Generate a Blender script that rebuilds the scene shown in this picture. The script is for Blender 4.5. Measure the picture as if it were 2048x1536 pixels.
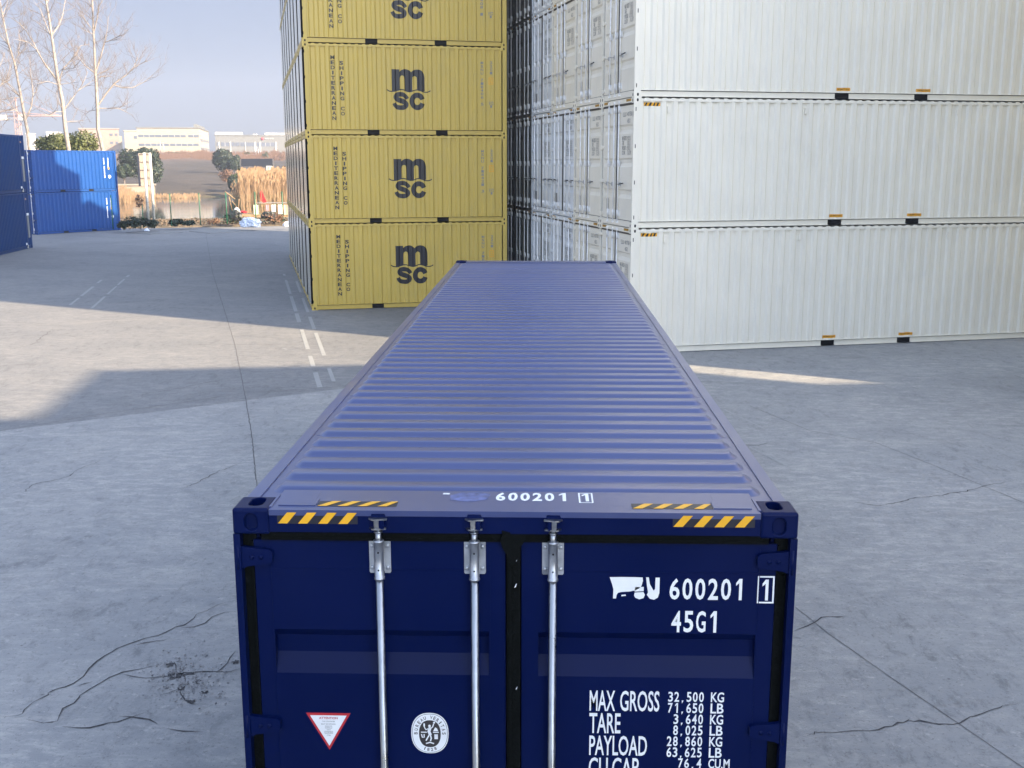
import bpy, bmesh, math, random
from mathutils import Vector, Matrix, noise
from math import sin, cos, tan, pi, radians, sqrt, atan2
random.seed(7)
SC = bpy.context.scene
for o in list(bpy.data.objects): bpy.data.objects.remove(o)
COL = SC.collection

# ------------------------------------------------------------------ camera
F_PX, PITCH, YAW, ROLL = 2160.6, 0.2017, -0.0300, -0.0010
CAM = Vector((0.1283, -4.4285, 4.3572))
fwd = Vector((sin(YAW)*cos(PITCH), cos(YAW)*cos(PITCH), -sin(PITCH)))
rt = Vector((cos(YAW), -sin(YAW), 0)); up = rt.cross(fwd)
rt2 = rt*cos(ROLL)+up*sin(ROLL); up2 = -rt*sin(ROLL)+up*cos(ROLL)
cam = bpy.data.cameras.new('camera'); co = bpy.data.objects.new('camera', cam); COL.objects.link(co)
co.matrix_world = Matrix.Translation(CAM) @ Matrix((rt2, up2, -fwd)).transposed().to_4x4()
cam.sensor_width = 36; cam.lens = 36*F_PX/2048; cam.clip_start = .1; cam.clip_end = 5000
SC.camera = co
# ------------------------------------------------------------------ sky, sun, exposure
SUN_EL = radians(24.75); SUNV = Vector((.889, -.459, 0)).normalized()
to_sun = Vector((SUNV.x*cos(SUN_EL), SUNV.y*cos(SUN_EL), sin(SUN_EL)))
w = bpy.data.worlds.new('World'); SC.world = w; w.use_nodes = True
nt = w.node_tree; bg = nt.nodes['Background']
sky = nt.nodes.new('ShaderNodeTexSky'); sky.sky_type = 'NISHITA'; sky.sun_disc = False
sky.sun_elevation = SUN_EL; sky.sun_rotation = atan2(SUNV.x, SUNV.y)
sky.altitude = 10; sky.air_density = 1.0; sky.dust_density = 1.0; sky.ozone_density = 2.0
EXPO = 2.6; SKY = 0.15; KD = 1/(SKY*2**EXPO)
def wn(t, **k):
    n = nt.nodes.new(t)
    for a, v in k.items(): setattr(n, a, v)
    return n
# low sky away from sun damped to lavender for exposure, sun side brighter
wl = nt.links.new; tcw = wn('ShaderNodeTexCoord'); sepw = wn('ShaderNodeSeparateXYZ'); wl(tcw.outputs['Generated'], sepw.inputs[0])
gmm = wn('ShaderNodeGamma'); gmm.inputs[1].default_value = .3; wl(sky.outputs[0], gmm.inputs[0])
mz = wn('ShaderNodeMath', operation='MULTIPLY_ADD'); wl(sepw.outputs[2], mz.inputs[0]); mz.inputs[1].default_value = 1.1; mz.inputs[2].default_value = 1.0
vt = wn('ShaderNodeVectorMath', operation='MULTIPLY'); wl(gmm.outputs[0], vt.inputs[0]); vt.inputs[1].default_value = tuple(c*KD for c in (.235, .258, .340))
vs_ = wn('ShaderNodeVectorMath', operation='SCALE'); wl(vt.outputs[0], vs_.inputs[0]); wl(mz.outputs[0], vs_.inputs['Scale'])
dotn = wn('ShaderNodeVectorMath', operation='DOT_PRODUCT'); wl(tcw.outputs['Generated'], dotn.inputs[0]); dotn.inputs[1].default_value = (SUNV.x, SUNV.y, 0)
r1 = wn('ShaderNodeMapRange', interpolation_type='SMOOTHSTEP'); wl(sepw.outputs[2], r1.inputs[0]); r1.inputs[1].default_value = .30; r1.inputs[2].default_value = .75
r2 = wn('ShaderNodeMapRange', interpolation_type='SMOOTHSTEP'); wl(dotn.outputs['Value'], r2.inputs[0]); r2.inputs[1].default_value = -.45; r2.inputs[2].default_value = .6
mxm = wn('ShaderNodeMath', operation='MAXIMUM'); wl(r1.outputs[0], mxm.inputs[0]); wl(r2.outputs[0], mxm.inputs[1])
hsv = wn('ShaderNodeHueSaturation'); hsv.inputs['Saturation'].default_value = .66; hsv.inputs['Value'].default_value = .80; wl(sky.outputs[0], hsv.inputs['Color'])
mxs = wn('ShaderNodeMix', data_type='RGBA'); wl(mxm.outputs[0], mxs.inputs[0]); wl(vs_.outputs[0], mxs.inputs[6]); wl(hsv.outputs[0], mxs.inputs[7])
wl(mxs.outputs[2], bg.inputs[0]); bg.inputs[1].default_value = SKY
sl = bpy.data.lights.new('sun', 'SUN'); sl.energy = 3.15; sl.angle = radians(.53); sl.color = (1, .78, .50)
so = bpy.data.objects.new('sun', sl); COL.objects.link(so); so.rotation_euler = to_sun.to_track_quat('Z', 'Y').to_euler()
SC.view_settings.view_transform = 'Standard'; SC.view_settings.look = 'None'
SC.view_settings.exposure = EXPO; SC.view_settings.gamma = 1
SC.render.resolution_x = 1024; SC.render.resolution_y = 768

# ------------------------------------------------------------------ pixel helpers (photo pixels -> points of the place)
def ray(px, py): return fwd + rt2*((px-1024)/F_PX) - up2*((py-768)/F_PX)
def G(px, py, z=0.0):
    d = ray(px, py); t = (z-CAM.z)/d.z; return CAM + d*t
def at(px, py, D):
    d = ray(px, py); return CAM + d*(D/math.hypot(d.x, d.y))

# ------------------------------------------------------------------ materials
MATS = {}
def mat(name, rgb, rough=.5, metal=0, nscale=0, namt=0, bump=0, bscale=30, spec=.5, dirt=None, dscale=2.5, damt=.5, coat=0):
    m = bpy.data.materials.new(name); m.use_nodes = True; t = m.node_tree; b = t.nodes['Principled BSDF']
    b.inputs['Base Color'].default_value = (*rgb, 1); b.inputs['Roughness'].default_value = rough
    b.inputs['Metallic'].default_value = metal; b.inputs['Specular IOR Level'].default_value = spec
    if coat: b.inputs['Coat Weight'].default_value = coat; b.inputs['Coat Roughness'].default_value = .15
    tc = t.nodes.new('ShaderNodeTexCoord'); last = None
    if namt:
        n = t.nodes.new('ShaderNodeTexNoise'); n.inputs['Scale'].default_value = nscale; n.inputs['Detail'].default_value = 6
        t.links.new(tc.outputs['Object'], n.inputs['Vector'])
        r = t.nodes.new('ShaderNodeMapRange'); r.inputs[1].default_value = .3; r.inputs[2].default_value = .7
        r.inputs[3].default_value = 1-namt; r.inputs[4].default_value = 1+namt
        t.links.new(n.outputs[0], r.inputs[0])
        mx = t.nodes.new('ShaderNodeVectorMath'); mx.operation = 'SCALE'; mx.inputs[0].default_value = rgb
        t.links.new(r.outputs[0], mx.inputs['Scale']); last = mx.outputs[0]
        rr = t.nodes.new('ShaderNodeMapRange'); rr.inputs[1].default_value = .3; rr.inputs[2].default_value = .7
        rr.inputs[3].default_value = max(0, rough-.08); rr.inputs[4].default_value = min(1, rough+.08)
        t.links.new(n.outputs[0], rr.inputs[0]); t.links.new(rr.outputs[0], b.inputs['Roughness'])
    if dirt:
        n2 = t.nodes.new('ShaderNodeTexNoise'); n2.inputs['Scale'].default_value = dscale; n2.inputs['Detail'].default_value = 9; n2.inputs['Roughness'].default_value = .68
        mp = t.nodes.new('ShaderNodeMapping'); mp.inputs['Scale'].default_value = (1, 1, .35)
        t.links.new(tc.outputs['Object'], mp.inputs[0]); t.links.new(mp.outputs[0], n2.inputs['Vector'])
        r2 = t.nodes.new('ShaderNodeMapRange'); r2.inputs[1].default_value = .5; r2.inputs[2].default_value = .78; r2.inputs[4].default_value = damt
        t.links.new(n2.outputs[0], r2.inputs[0])
        mm = t.nodes.new('ShaderNodeMix'); mm.data_type = 'RGBA'
        t.links.new(r2.outputs[0], mm.inputs[0])
        if last: t.links.new(last, mm.inputs[6])
        else: mm.inputs[6].default_value = (*rgb, 1)
        mm.inputs[7].default_value = (*dirt, 1); last = mm.outputs[2]
    if last: t.links.new(last, b.inputs['Base Color'])
    if bump:
        n3 = t.nodes.new('ShaderNodeTexNoise'); n3.inputs['Scale'].default_value = bscale; n3.inputs['Detail'].default_value = 4
        t.links.new(tc.outputs['Object'], n3.inputs['Vector'])
        bp = t.nodes.new('ShaderNodeBump'); bp.inputs['Strength'].default_value = bump; bp.inputs['Distance'].default_value = .02
        t.links.new(n3.outputs[0], bp.inputs['Height']); t.links.new(bp.outputs[0], b.inputs['Normal'])
    MATS[name] = m; return m
M = MATS
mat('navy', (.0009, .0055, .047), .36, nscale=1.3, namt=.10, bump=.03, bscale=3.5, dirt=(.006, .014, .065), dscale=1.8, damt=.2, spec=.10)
mat('navy_roof', (.013, .026, .125), .40, nscale=1.3, namt=.08, bump=.02, bscale=3.5, dirt=(.045, .055, .14), dscale=.9, damt=.45, spec=1.0, coat=.8)  # lighter than the door navy: dust film plus sky sheen put into colour
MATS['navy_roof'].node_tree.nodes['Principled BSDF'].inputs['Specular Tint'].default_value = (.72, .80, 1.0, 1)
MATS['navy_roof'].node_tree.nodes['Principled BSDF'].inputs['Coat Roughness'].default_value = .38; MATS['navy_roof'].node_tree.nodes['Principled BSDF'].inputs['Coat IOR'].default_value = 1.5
mat('msc_pale_sheen', (.50, .47, .38), .16, nscale=.8, namt=.05, bump=.03, bscale=3, coat=1)  # paler than the mustard paint: grazing sky reflection put into the base colour
mat('sign_back', (.20, .17, .155), .7, nscale=2, namt=.1)
mat('msc', (.53, .385, .085), .42, nscale=.8, namt=.05, bump=.05, bscale=3, dirt=(.36, .31, .15), damt=.35)
mat('white', (.82, .785, .69), .45, nscale=.7, namt=.03, bump=.04, bscale=3, dirt=(.62, .61, .57), damt=.35)
mat('pale', (.70, .74, .79), .40, nscale=.7, namt=.04, bump=.05, bscale=3, dirt=(.5, .55, .62), damt=.4)
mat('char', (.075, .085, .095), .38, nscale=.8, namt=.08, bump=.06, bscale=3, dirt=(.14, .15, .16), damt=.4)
mat('azure', (.002, .048, .215), .5, spec=.25, nscale=.8, namt=.06, bump=.05, bscale=3, dirt=(.012, .055, .17), damt=.4)
mat('denim', (.004, .036, .140), .5, spec=.12, nscale=.8, namt=.08, bump=.05, bscale=3, dirt=(.03, .045, .08), damt=.3)
mat('tan', (.30, .17, .12), .5, nscale=.8, namt=.08)
mat('rubber', (.0018, .0028, .003), .7, spec=.1, nscale=6, namt=.2, bump=.3, bscale=40)
mat('rubber_grey', (.10, .095, .09), .6, spec=.2)
mat('void', (.004, .004, .006), .9)
mat('zinc', (.36, .38, .41), .34, 1, nscale=9, namt=.14, bump=.08, bscale=60)
mat('zinc_bright', (.84, .84, .84), .35, .1, nscale=9, namt=.08)
mat('zinc_dull', (.46, .48, .52), .45, .9, nscale=20, namt=.18)
mat('decal_white', (.78, .80, .82), .5, nscale=12, namt=.05)
mat('decal_black', (.012, .013, .022), .38)
mat('decal_grey', (.20, .21, .22), .5)
mat('yellow', (.78, .40, .015), .4, nscale=20, namt=.06)
mat('orange', (.72, .34, .02), .5)
mat('red', (.45, .02, .03), .45)
mat('dark', (.02, .02, .022), .5)
mat('steel_white', (.55, .54, .50), .4, nscale=3, namt=.05)
mat('fence_green', (.012, .105, .058), .5)
mat('bark', (.23, .205, .19), .85, nscale=6, namt=.3)
mat('twig', (.15, .125, .115), .9)
mat('leaf_a', (.035, .05, .016), .6, nscale=1.5, namt=.5)
mat('leaf_b', (.010, .022, .010), .6, nscale=1.5, namt=.4)
mat('leaf_c', (.06, .072, .02), .6, nscale=1.5, namt=.4)
mat('reed', (.31, .205, .12), .8, nscale=1.2, namt=.3)
mat('drybush', (.15, .088, .06), .9, nscale=2, namt=.3)
mat('litter', (.12, .09, .065), .95, nscale=4, namt=.5)
mat('scrap_white', (.75, .76, .80), .4)
mat('wood', (.30, .20, .11), .8, nscale=5, namt=.3)
mat('boat_green', (.16, .26, .14), .5)
mat('peach', (.25, .19, .16), .8, nscale=.05, namt=.04)
mat('ivory', (.27, .245, .20), .8, nscale=.05, namt=.04)
mat('bgrey', (.125, .13, .13), .8, nscale=.05, namt=.04)
mat('bwhite', (.42, .42, .42), .7)
mat('winglass', (.07, .085, .12), .35)
mat('concrete_wall', (.22, .19, .16), .85, nscale=1, namt=.15)
mat('crane_red', (.30, .18, .15), .6)

_p, _q = G(0, 862), G(760, 768)
SLAB_M = (_q.y-_p.y)/(_q.x-_p.x); SLAB_C = _p.y-SLAB_M*_p.x      # joint between two pours of the yard
def ground_mat(name, kind):
    m = bpy.data.materials.new(name); m.use_nodes = True; t = m.node_tree; b = t.nodes['Principled BSDF']; L = t.links.new
    geo = t.nodes.new('ShaderNodeNewGeometry')
    def mapn(scale, rot=0):
        q = t.nodes.new('ShaderNodeMapping'); q.inputs['Scale'].default_value = scale; q.inputs['Rotation'].default_value = (0, 0, rot)
        L(geo.outputs['Position'], q.inputs[0]); return q.outputs[0]
    def noi(vec, sc, det=6, ro=.6, dist=0):
        n = t.nodes.new('ShaderNodeTexNoise'); n.inputs['Scale'].default_value = sc; n.inputs['Detail'].default_value = det
        n.inputs['Roughness'].default_value = ro; n.inputs['Distortion'].default_value = dist; L(vec, n.inputs['Vector']); return n.outputs[0]
    def rng(v, a, b_, c, d):
        r = t.nodes.new('ShaderNodeMapRange'); r.inputs[1].default_value = a; r.inputs[2].default_value = b_; r.inputs[3].default_value = c; r.inputs[4].default_value = d
        L(v, r.inputs[0]); return r.outputs[0]
    def mix(f, a, bcol, mode='MIX'):
        q = t.nodes.new('ShaderNodeMix'); q.data_type = 'RGBA'; q.blend_type = mode
        if isinstance(f, float): q.inputs[0].default_value = f
        else: L(f, q.inputs[0])
        for i, c in ((6, a), (7, bcol)):
            if isinstance(c, tuple): q.inputs[i].default_value = (*c, 1)
            else: L(c, q.inputs[i])
        return q.outputs[2]
    if kind == 'concrete':
        big = noi(mapn((1, 1, 1)), .11, 5, .6)
        c = mix(rng(big, .35, .65, 0, 1), (.205, .215, .230), (.255, .262, .270))
        streak = noi(mapn((.6, 1.1, 1), .45), 1.1, 10, .72, .6)
        c = mix(rng(streak, .44, .70, 0, .42), c, (.33, .33, .33))
        dk = noi(mapn((.7, 1, 1), -.3), .5, 10, .74, .9)
        c = mix(rng(dk, .56, .76, 0, .55), c, (.105, .11, .12))
        md = noi(mapn((.55, 1.2, 1), .2), 5.5, 9, .8, .3)
        msk = noi(mapn((1, 1, 1)), .32, 7, .7, .5)
        def times(a, m_):
            q = t.nodes.new('ShaderNodeMath'); q.operation = 'MULTIPLY'; L(a, q.inputs[0]); L(m_, q.inputs[1]); return q.outputs[0]
        c = mix(times(rng(md, .46, .60, 0, .7), rng(msk, .40, .60, .15, 1)), c, (.39, .385, .375))
        md2 = noi(mapn((1.2, .6, 1), .5), 4.2, 9, .82, .4)
        c = mix(times(rng(md2, .51, .62, 0, .65), rng(msk, .42, .60, 1, .1)), c, (.12, .125, .135))
        pale_ = noi(mapn((.5, 1.3, 1), .25), .42, 9, .78, .8)
        c = mix(rng(pale_, .55, .70, 0, .55), c, (.40, .39, .37))
        sp = noi(mapn((1, 1, 1)), 9, 5, .75)
        c = mix(rng(sp, .57, .68, 0, .5), c, (.44, .43, .42))
        sp2 = noi(mapn((1, 1, 1)), 23, 4, .8)
        c = mix(rng(sp2, .56, .66, 0, .6), c, (.10, .10, .105))
        ty = noi(mapn((.25, 1.5, 1), -.55), .9, 8, .7, .5)
        c = mix(rng(ty, .60, .74, 0, .4), c, (.12, .12, .125))
        vo = t.nodes.new('ShaderNodeTexVoronoi'); vo.inputs['Scale'].default_value = 2.3; vo.inputs['Randomness'].default_value = 1
        L(mapn((1, 1, 1)), vo.inputs['Vector'])
        sx = t.nodes.new('ShaderNodeSeparateXYZ'); L(geo.outputs['Position'], sx.inputs[0])
        ml = t.nodes.new('ShaderNodeMath'); ml.operation = 'MULTIPLY_ADD'; L(sx.outputs[0], ml.inputs[0]); ml.inputs[1].default_value = -SLAB_M; L(sx.outputs[1], ml.inputs[2])
        c = mix(rng(ml.outputs[0], SLAB_C-.02, SLAB_C+.02, 0, 1), c, (.70, .70, .71), 'MULTIPLY')  # past the joint: darker pour tone plus stack shade put into the colour
        c = mix(rng(vo.outputs['Distance'], .0, .045, .8, 0), c, (.05, .05, .05))
        L(c, b.inputs['Base Color'])
        L(rng(sp, .3, .7, .62, .86), b.inputs['Roughness']); b.inputs['Specular IOR Level'].default_value = .4
        bp = t.nodes.new('ShaderNodeBump'); bp.inputs['Strength'].default_value = .45; bp.inputs['Distance'].default_value = .012
        hs = noi(mapn((1, 1, 1)), 34, 6, .75); L(hs, bp.inputs['Height']); L(bp.outputs[0], b.inputs['Normal'])
    elif kind == 'bank':
        n1 = noi(mapn((.35, 1, 1.6)), .22, 9, .68, .5)
        c = mix(rng(n1, .35, .65, 0, 1), (.028, .025, .024), (.072, .058, .047))
        sepz = t.nodes.new('ShaderNodeSeparateXYZ'); L(geo.outputs['Position'], sepz.inputs[0])
        n2 = noi(mapn((1, 1, 1)), .8, 8, .75)
        add = t.nodes.new('ShaderNodeMath'); add.operation = 'MULTIPLY_ADD'; L(n2, add.inputs[0]); add.inputs[1].default_value = 3.2; L(sepz.outputs[2], add.inputs[2])
        c = mix(rng(add.outputs[0], 6.3, 7.6, 0, .9), c, (.17, .10, .068))
        c = mix(rng(add.outputs[0], 1.9, 1.3, 0, .6), c, (.14, .105, .05))
        L(c, b.inputs['Base Color']); b.inputs['Roughness'].default_value = .95
        bp = t.nodes.new('ShaderNodeBump'); bp.inputs['Strength'].default_value = 1; bp.inputs['Distance'].default_value = .5
        L(noi(mapn((1, 1, 1)), 1.4, 8, .8), bp.inputs['Height']); L(bp.outputs[0], b.inputs['Normal'])
    elif kind == 'verge':
        n1 = noi(mapn((1, 1, 1)), 3.5, 9, .75)
        c = mix(rng(n1, .38, .62, 0, 1), (.045, .038, .03), (.22, .17, .11)); L(c, b.inputs['Base Color']); b.inputs['Roughness'].default_value = .95
    elif kind == 'water':
        b.inputs['Base Color'].default_value = (.03, .035, .04, 1); b.inputs['Roughness'].default_value = .06; b.inputs['IOR'].default_value = 1.33
        bp = t.nodes.new('ShaderNodeBump'); bp.inputs['Strength'].default_value = .05; bp.inputs['Distance'].default_value = .01
        L(noi(mapn((.35, 1, 1), .2), 1.1, 3, .5), bp.inputs['Height']); L(bp.outputs[0], b.inputs['Normal'])
    MATS[name] = m; return m
ground_mat('concrete', 'concrete'); ground_mat('bank', 'bank'); ground_mat('verge', 'verge'); ground_mat('water', 'water')

# ------------------------------------------------------------------ mesh helpers
def link(name, me, m, parent=None):
    o = bpy.data.objects.new(name, me); COL.objects.link(o)
    if m is not None and not me.materials:
        for mm in (m if isinstance(m, (list, tuple)) else [m]): me.materials.append(M[mm])
    if parent: o.parent = parent
    return o
def tag(o, label=None, cat=None, group=None, kind=None):
    if label: o['label'] = label
    if cat: o['category'] = cat
    if group: o['group'] = group
    if kind: o['kind'] = kind
    return o
def thing(name, label, cat, loc=(0, 0, 0), rz=0, group=None):
    o = bpy.data.objects.new(name, None); COL.objects.link(o); o.location = loc; o.rotation_euler = (0, 0, rz)
    o.empty_display_size = .3
    return tag(o, label, cat, group)
KIDS = {}
def copy_tree(o, parent=None):
    c = o.copy(); COL.objects.link(c)
    if parent: c.parent = parent
    for ch in [x for x in o.children]: copy_tree(ch, c)
    return c

class MB:
    def __init__(s): s.v = []; s.f = []; s.mi = []; s.sm = []; s.cur = 0
    def add(s, vs, fs, smooth=False):
        k = len(s.v); s.v += [tuple(v) for v in vs]
        for f in fs: s.f.append(tuple(i+k for i in f)); s.mi.append(s.cur); s.sm.append(smooth)
    def box(s, x0, x1, y0, y1, z0, z1):
        s.add([(x0,y0,z0),(x1,y0,z0),(x1,y1,z0),(x0,y1,z0),(x0,y0,z1),(x1,y0,z1),(x1,y1,z1),(x0,y1,z1)],
              [(0,3,2,1),(4,5,6,7),(0,1,5,4),(1,2,6,5),(2,3,7,6),(3,0,4,7)])
    def quad(s, *p): s.add(p, [tuple(range(len(p)))])
    def tube(s, pts, rad, n=8, smooth=True, cap=True):
        pts = [Vector(p) for p in pts]; N = len(pts)
        if not isinstance(rad, (list, tuple)): rad = [rad]*N
        vs = []; fs = []; ref = None
        for i, p in enumerate(pts):
            d = (pts[min(i+1, N-1)]-pts[max(i-1, 0)])
            if d.length < 1e-9: d = Vector((0, 0, 1))
            d.normalize()
            if ref is None: ref = Vector((1, 0, 0)) if abs(d.x) < .8 else Vector((0, 1, 0))
            a = (ref - d*ref.dot(d)).normalized(); ref = a; b = d.cross(a)
            for j in range(n):
                t = 2*pi*j/n; vs.append(p + (a*cos(t)+b*sin(t))*rad[i])
        for i in range(N-1):
            for j in range(n):
                fs.append((i*n+j, i*n+(j+1) % n, (i+1)*n+(j+1) % n, (i+1)*n+j))
        if cap: fs.append(tuple(range(n))[::-1]); fs.append(tuple((N-1)*n+j for j in range(n)))
        s.add(vs, fs, smooth)
    def prism(s, poly, axis, a, b):
        # poly: 2-D points; axis 'y' -> poly in (x,z); 'x' -> (y,z); 'z' -> (x,y)
        def P(p, t): return {'y': (p[0], t, p[1]), 'x': (t, p[0], p[1]), 'z': (p[0], p[1], t)}[axis]
        n = len(poly)
        s.add([P(p, a) for p in poly]+[P(p, b) for p in poly], [tuple(range(n)), tuple(range(2*n-1, n-1, -1))]+[(i, i+n, (i+1) % n+n, (i+1) % n) for i in range(n)])
    def mesh(s, name, recalc=True):
        me = bpy.data.meshes.new(name); me.from_pydata(s.v, [], s.f)
        me.polygons.foreach_set('material_index', s.mi); me.polygons.foreach_set('use_smooth', s.sm)
        if recalc:
            bm = bmesh.new(); bm.from_mesh(me); bmesh.ops.recalc_face_normals(bm, faces=bm.faces); bm.to_mesh(me); bm.free()
        me.update(); return me
    def build(s, name, m, parent=None, recalc=True): return link(name, s.mesh(name, recalc), m, parent)

def applied(o):
    dg = bpy.context.evaluated_depsgraph_get(); dg.update()
    me = bpy.data.meshes.new_from_object(o.evaluated_get(dg)); me.name = o.name; return me
def bevel(o, wdt, seg=2):
    md = o.modifiers.new('b', 'BEVEL'); md.width = wdt; md.segments = seg; md.limit_method = 'ANGLE'; md.angle_limit = radians(40)
    me = applied(o); o.modifiers.clear(); o.data = me; return o

# ---- flat lettering as 2-D meshes ----------------------------------------------------
_tc = {}
def text2d(s, bold=0.0, res=3):
    key = (s, bold, res)
    if key in _tc: return _tc[key]
    c = bpy.data.curves.new('t', 'FONT'); c.body = s; c.size = 1; c.offset = bold; c.resolution_u = res; c.fill_mode = 'FRONT'
    o = bpy.data.objects.new('t', c); COL.objects.link(o); me = applied(o)
    vs = [(v.co.x, v.co.y) for v in me.vertices]; fs = [tuple(p.vertices) for p in me.polygons]
    bpy.data.objects.remove(o); bpy.data.curves.remove(c); bpy.data.meshes.remove(me)
    _tc[key] = (vs, fs); return vs, fs
def fit2d(vs, x0, x1, z0, z1):
    ax = min(v[0] for v in vs); bx = max(v[0] for v in vs); az = min(v[1] for v in vs); bz = max(v[1] for v in vs)
    sx = (x1-x0)/max(bx-ax, 1e-6); sz = (z1-z0)/max(bz-az, 1e-6)
    return [(x0+(v[0]-ax)*sx, z0+(v[1]-az)*sz) for v in vs]
class D2:
    """collects flat figures in (u, z)"""
    def __init__(s): s.v = []; s.f = []
    def add(s, vs, fs):
        k = len(s.v); s.v += vs; s.f += [tuple(i+k for i in f) for f in fs]
    def text(s, t, x0, x1, z0, z1, bold=.02): 
        vs, fs = text2d(t, bold); s.add(fit2d(vs, x0, x1, z0, z1), fs)
    def spaced(s, t, x0, x1, z0, z1, bold=.02):
        """every character in its own cell, as stencilled figures"""
        n = len(t); cw = (x1-x0)/(n-.22)
        for i, ch in enumerate(t):
            if ch == ' ': continue
            a = x0+i*cw
            if ch in '.,':
                hh_ = z1-z0; s.poly([(a+cw*.25, z0-(hh_*.16 if ch == ',' else 0)), (a+cw*.42, z0), (a+cw*.5, z0+hh_*.15), (a+cw*.22, z0+hh_*.15)]); continue
            vs, fs = text2d(ch, bold)
            ww = .78*cw
            if ch in '1': s.one(a+ww*.2, z0, z1)
            elif ch == 'I': s.add(fit2d(vs, a+ww*.38, a+ww*.6, z0, z1), fs)
            else: s.add(fit2d(vs, a, a+ww, z0, z1), fs)
    def one(s, x, z0, z1):
        h = z1-z0; w_ = .27*h; s.add([(x+a*w_, z0+b*h) for a, b in ((0, .80), (.50, 1), (1, 1), (1, 0), (.52, 0), (.52, .80), (0, .67))], [(0, 1, 5, 6), (1, 2, 3, 4, 5)])
    def poly(s, pts): s.add(list(pts), [tuple(range(len(pts)))])
    def frame(s, x0, x1, z0, z1, t):
        s.poly([(x0, z0), (x1, z0), (x1, z0+t), (x0, z0+t)]); s.poly([(x0, z1-t), (x1, z1-t), (x1, z1), (x0, z1)])
        s.poly([(x0, z0+t), (x0+t, z0+t), (x0+t, z1-t), (x0, z1-t)]); s.poly([(x1-t, z0+t), (x1, z0+t), (x1, z1-t), (x1-t, z1-t)])
    def stroke(s, pts, wd):
        P = [Vector(p) for p in pts]; L = []; R = []
        for i in range(len(P)):
            d = (P[min(i+1, len(P)-1)]-P[max(i-1, 0)]).normalized(); n = Vector((-d.y, d.x))
            ww = wd[i] if isinstance(wd, list) else wd
            L.append(tuple(P[i]+n*ww/2)); R.append(tuple(P[i]-n*ww/2))
        n = len(P); s.add(L+R, [(i, i+1, n+i+1, n+i) for i in range(n-1)])
def bez(pts, n=8):
    """Catmull-Rom through the points"""
    P = [Vector(p) for p in pts]; out = []
    for i in range(len(P)-1):
        p0 = P[max(i-1, 0)]; p1 = P[i]; p2 = P[i+1]; p3 = P[min(i+2, len(P)-1)]
        for k in range(n):
            t = k/n; out.append(.5*((2*p1)+(-p0+p2)*t+(2*p0-5*p1+4*p2-p3)*t*t+(-p0+3*p1-3*p2+p3)*t*t*t))
    out.append(P[-1]); return [tuple(p) for p in out]
def flat(d2, name, m, parent, place):
    me = bpy.data.meshes.new(name); me.from_pydata([place(*v) for v in d2.v], [], d2.f)
    return link(name, me, m, parent)

# ------------------------------------------------------------------ container parts (doors at y=0 facing -y, length along +y, x in +-W/2)
PITCHC = .278
def corr_pts(y0, y1, pitch=PITCHC, depth=.036, out=.010):
    """list of (y, depth-inward) along one side panel"""
    n = max(1, round((y1-y0)/pitch)); p = (y1-y0)/n; k = p/.278; r = [(y0, out)]
    for i in range(n):
        a = y0+i*p
        r += [(a+.044*k, out), (a+.086*k, out+depth), (a+.192*k, out+depth), (a+.234*k, out)]
    r.append((y1, out)); return r
def corr_at(pts, y):
    for (a, da), (b, db) in zip(pts, pts[1:]):
        if a <= y <= b: return da if b == a else da+(db-da)*(y-a)/(b-a)
    return pts[0][1]
def side_decal(d2, pts, W, name, m, parent, proud=.0025):
    bm = bmesh.new(); vs = [bm.verts.new((v[0], v[1], 0)) for v in d2.v]
    for f in d2.f:
        try: bm.faces.new([vs[i] for i in f])
        except ValueError: pass
    ys = [v[0] for v in d2.v]; lo, hi = min(ys), max(ys)
    for (y, d) in pts:
        if lo < y < hi:
            bmesh.ops.bisect_plane(bm, geom=bm.verts[:]+bm.edges[:]+bm.faces[:], plane_co=(y, 0, 0), plane_no=(1, 0, 0), dist=1e-6)
    for v in bm.verts:
        y, z = v.co.x, v.co.y; v.co = (W/2-corr_at(pts, y)+proud, y, z)
    me = bpy.data.meshes.new(name); bm.to_mesh(me); bm.free()
    return link(name, me, m, parent)
_cast = {}
def stadium(cx, cz, hw, hh, n=8):
    """upright or lying slot outline"""
    r = min(hw, hh); pts = []
    for k in range(4*n):
        t = 2*pi*(k+.5)/(4*n); x = cos(t); z = sin(t)
        pts.append((cx+(hw-r)*(1 if x > 0 else -1)+r*x, cz+(hh-r)*(1 if z > 0 else -1)+r*z))
    return pts
def casting_mesh():
    """front top casting with its three apertures: x 0..-.162 (inward), y 0..178, z 0..-.118"""
    if 'c' in _cast: return _cast['c']
    b = MB(); b.box(-.162, 0, 0, .178, -.118, 0); o = b.build('casting', 'navy')
    bevel(o, .013, 3)
    cut = MB(); cut.prism(stadium(-.081, -.062, .0285, .039), 'y', -.02, .022)
    cut.prism(stadium(.089, -.060, .0255, .0395), 'x', -.04, .02)
    cut.prism(stadium(-.088, .100, .032, .058), 'z', -.080, .02)
    c = cut.build('cut', 'void')
    md = o.modifiers.new('x', 'BOOLEAN'); md.operation = 'DIFFERENCE'; md.object = c; md.solver = 'EXACT'
    md2 = o.modifiers.new('e', 'BEVEL'); md2.width = .003; md2.segments = 1; md2.limit_method = 'ANGLE'
    me = applied(o); bpy.data.objects.remove(o); bpy.data.objects.remove(c); _cast['c'] = me; return me
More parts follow.
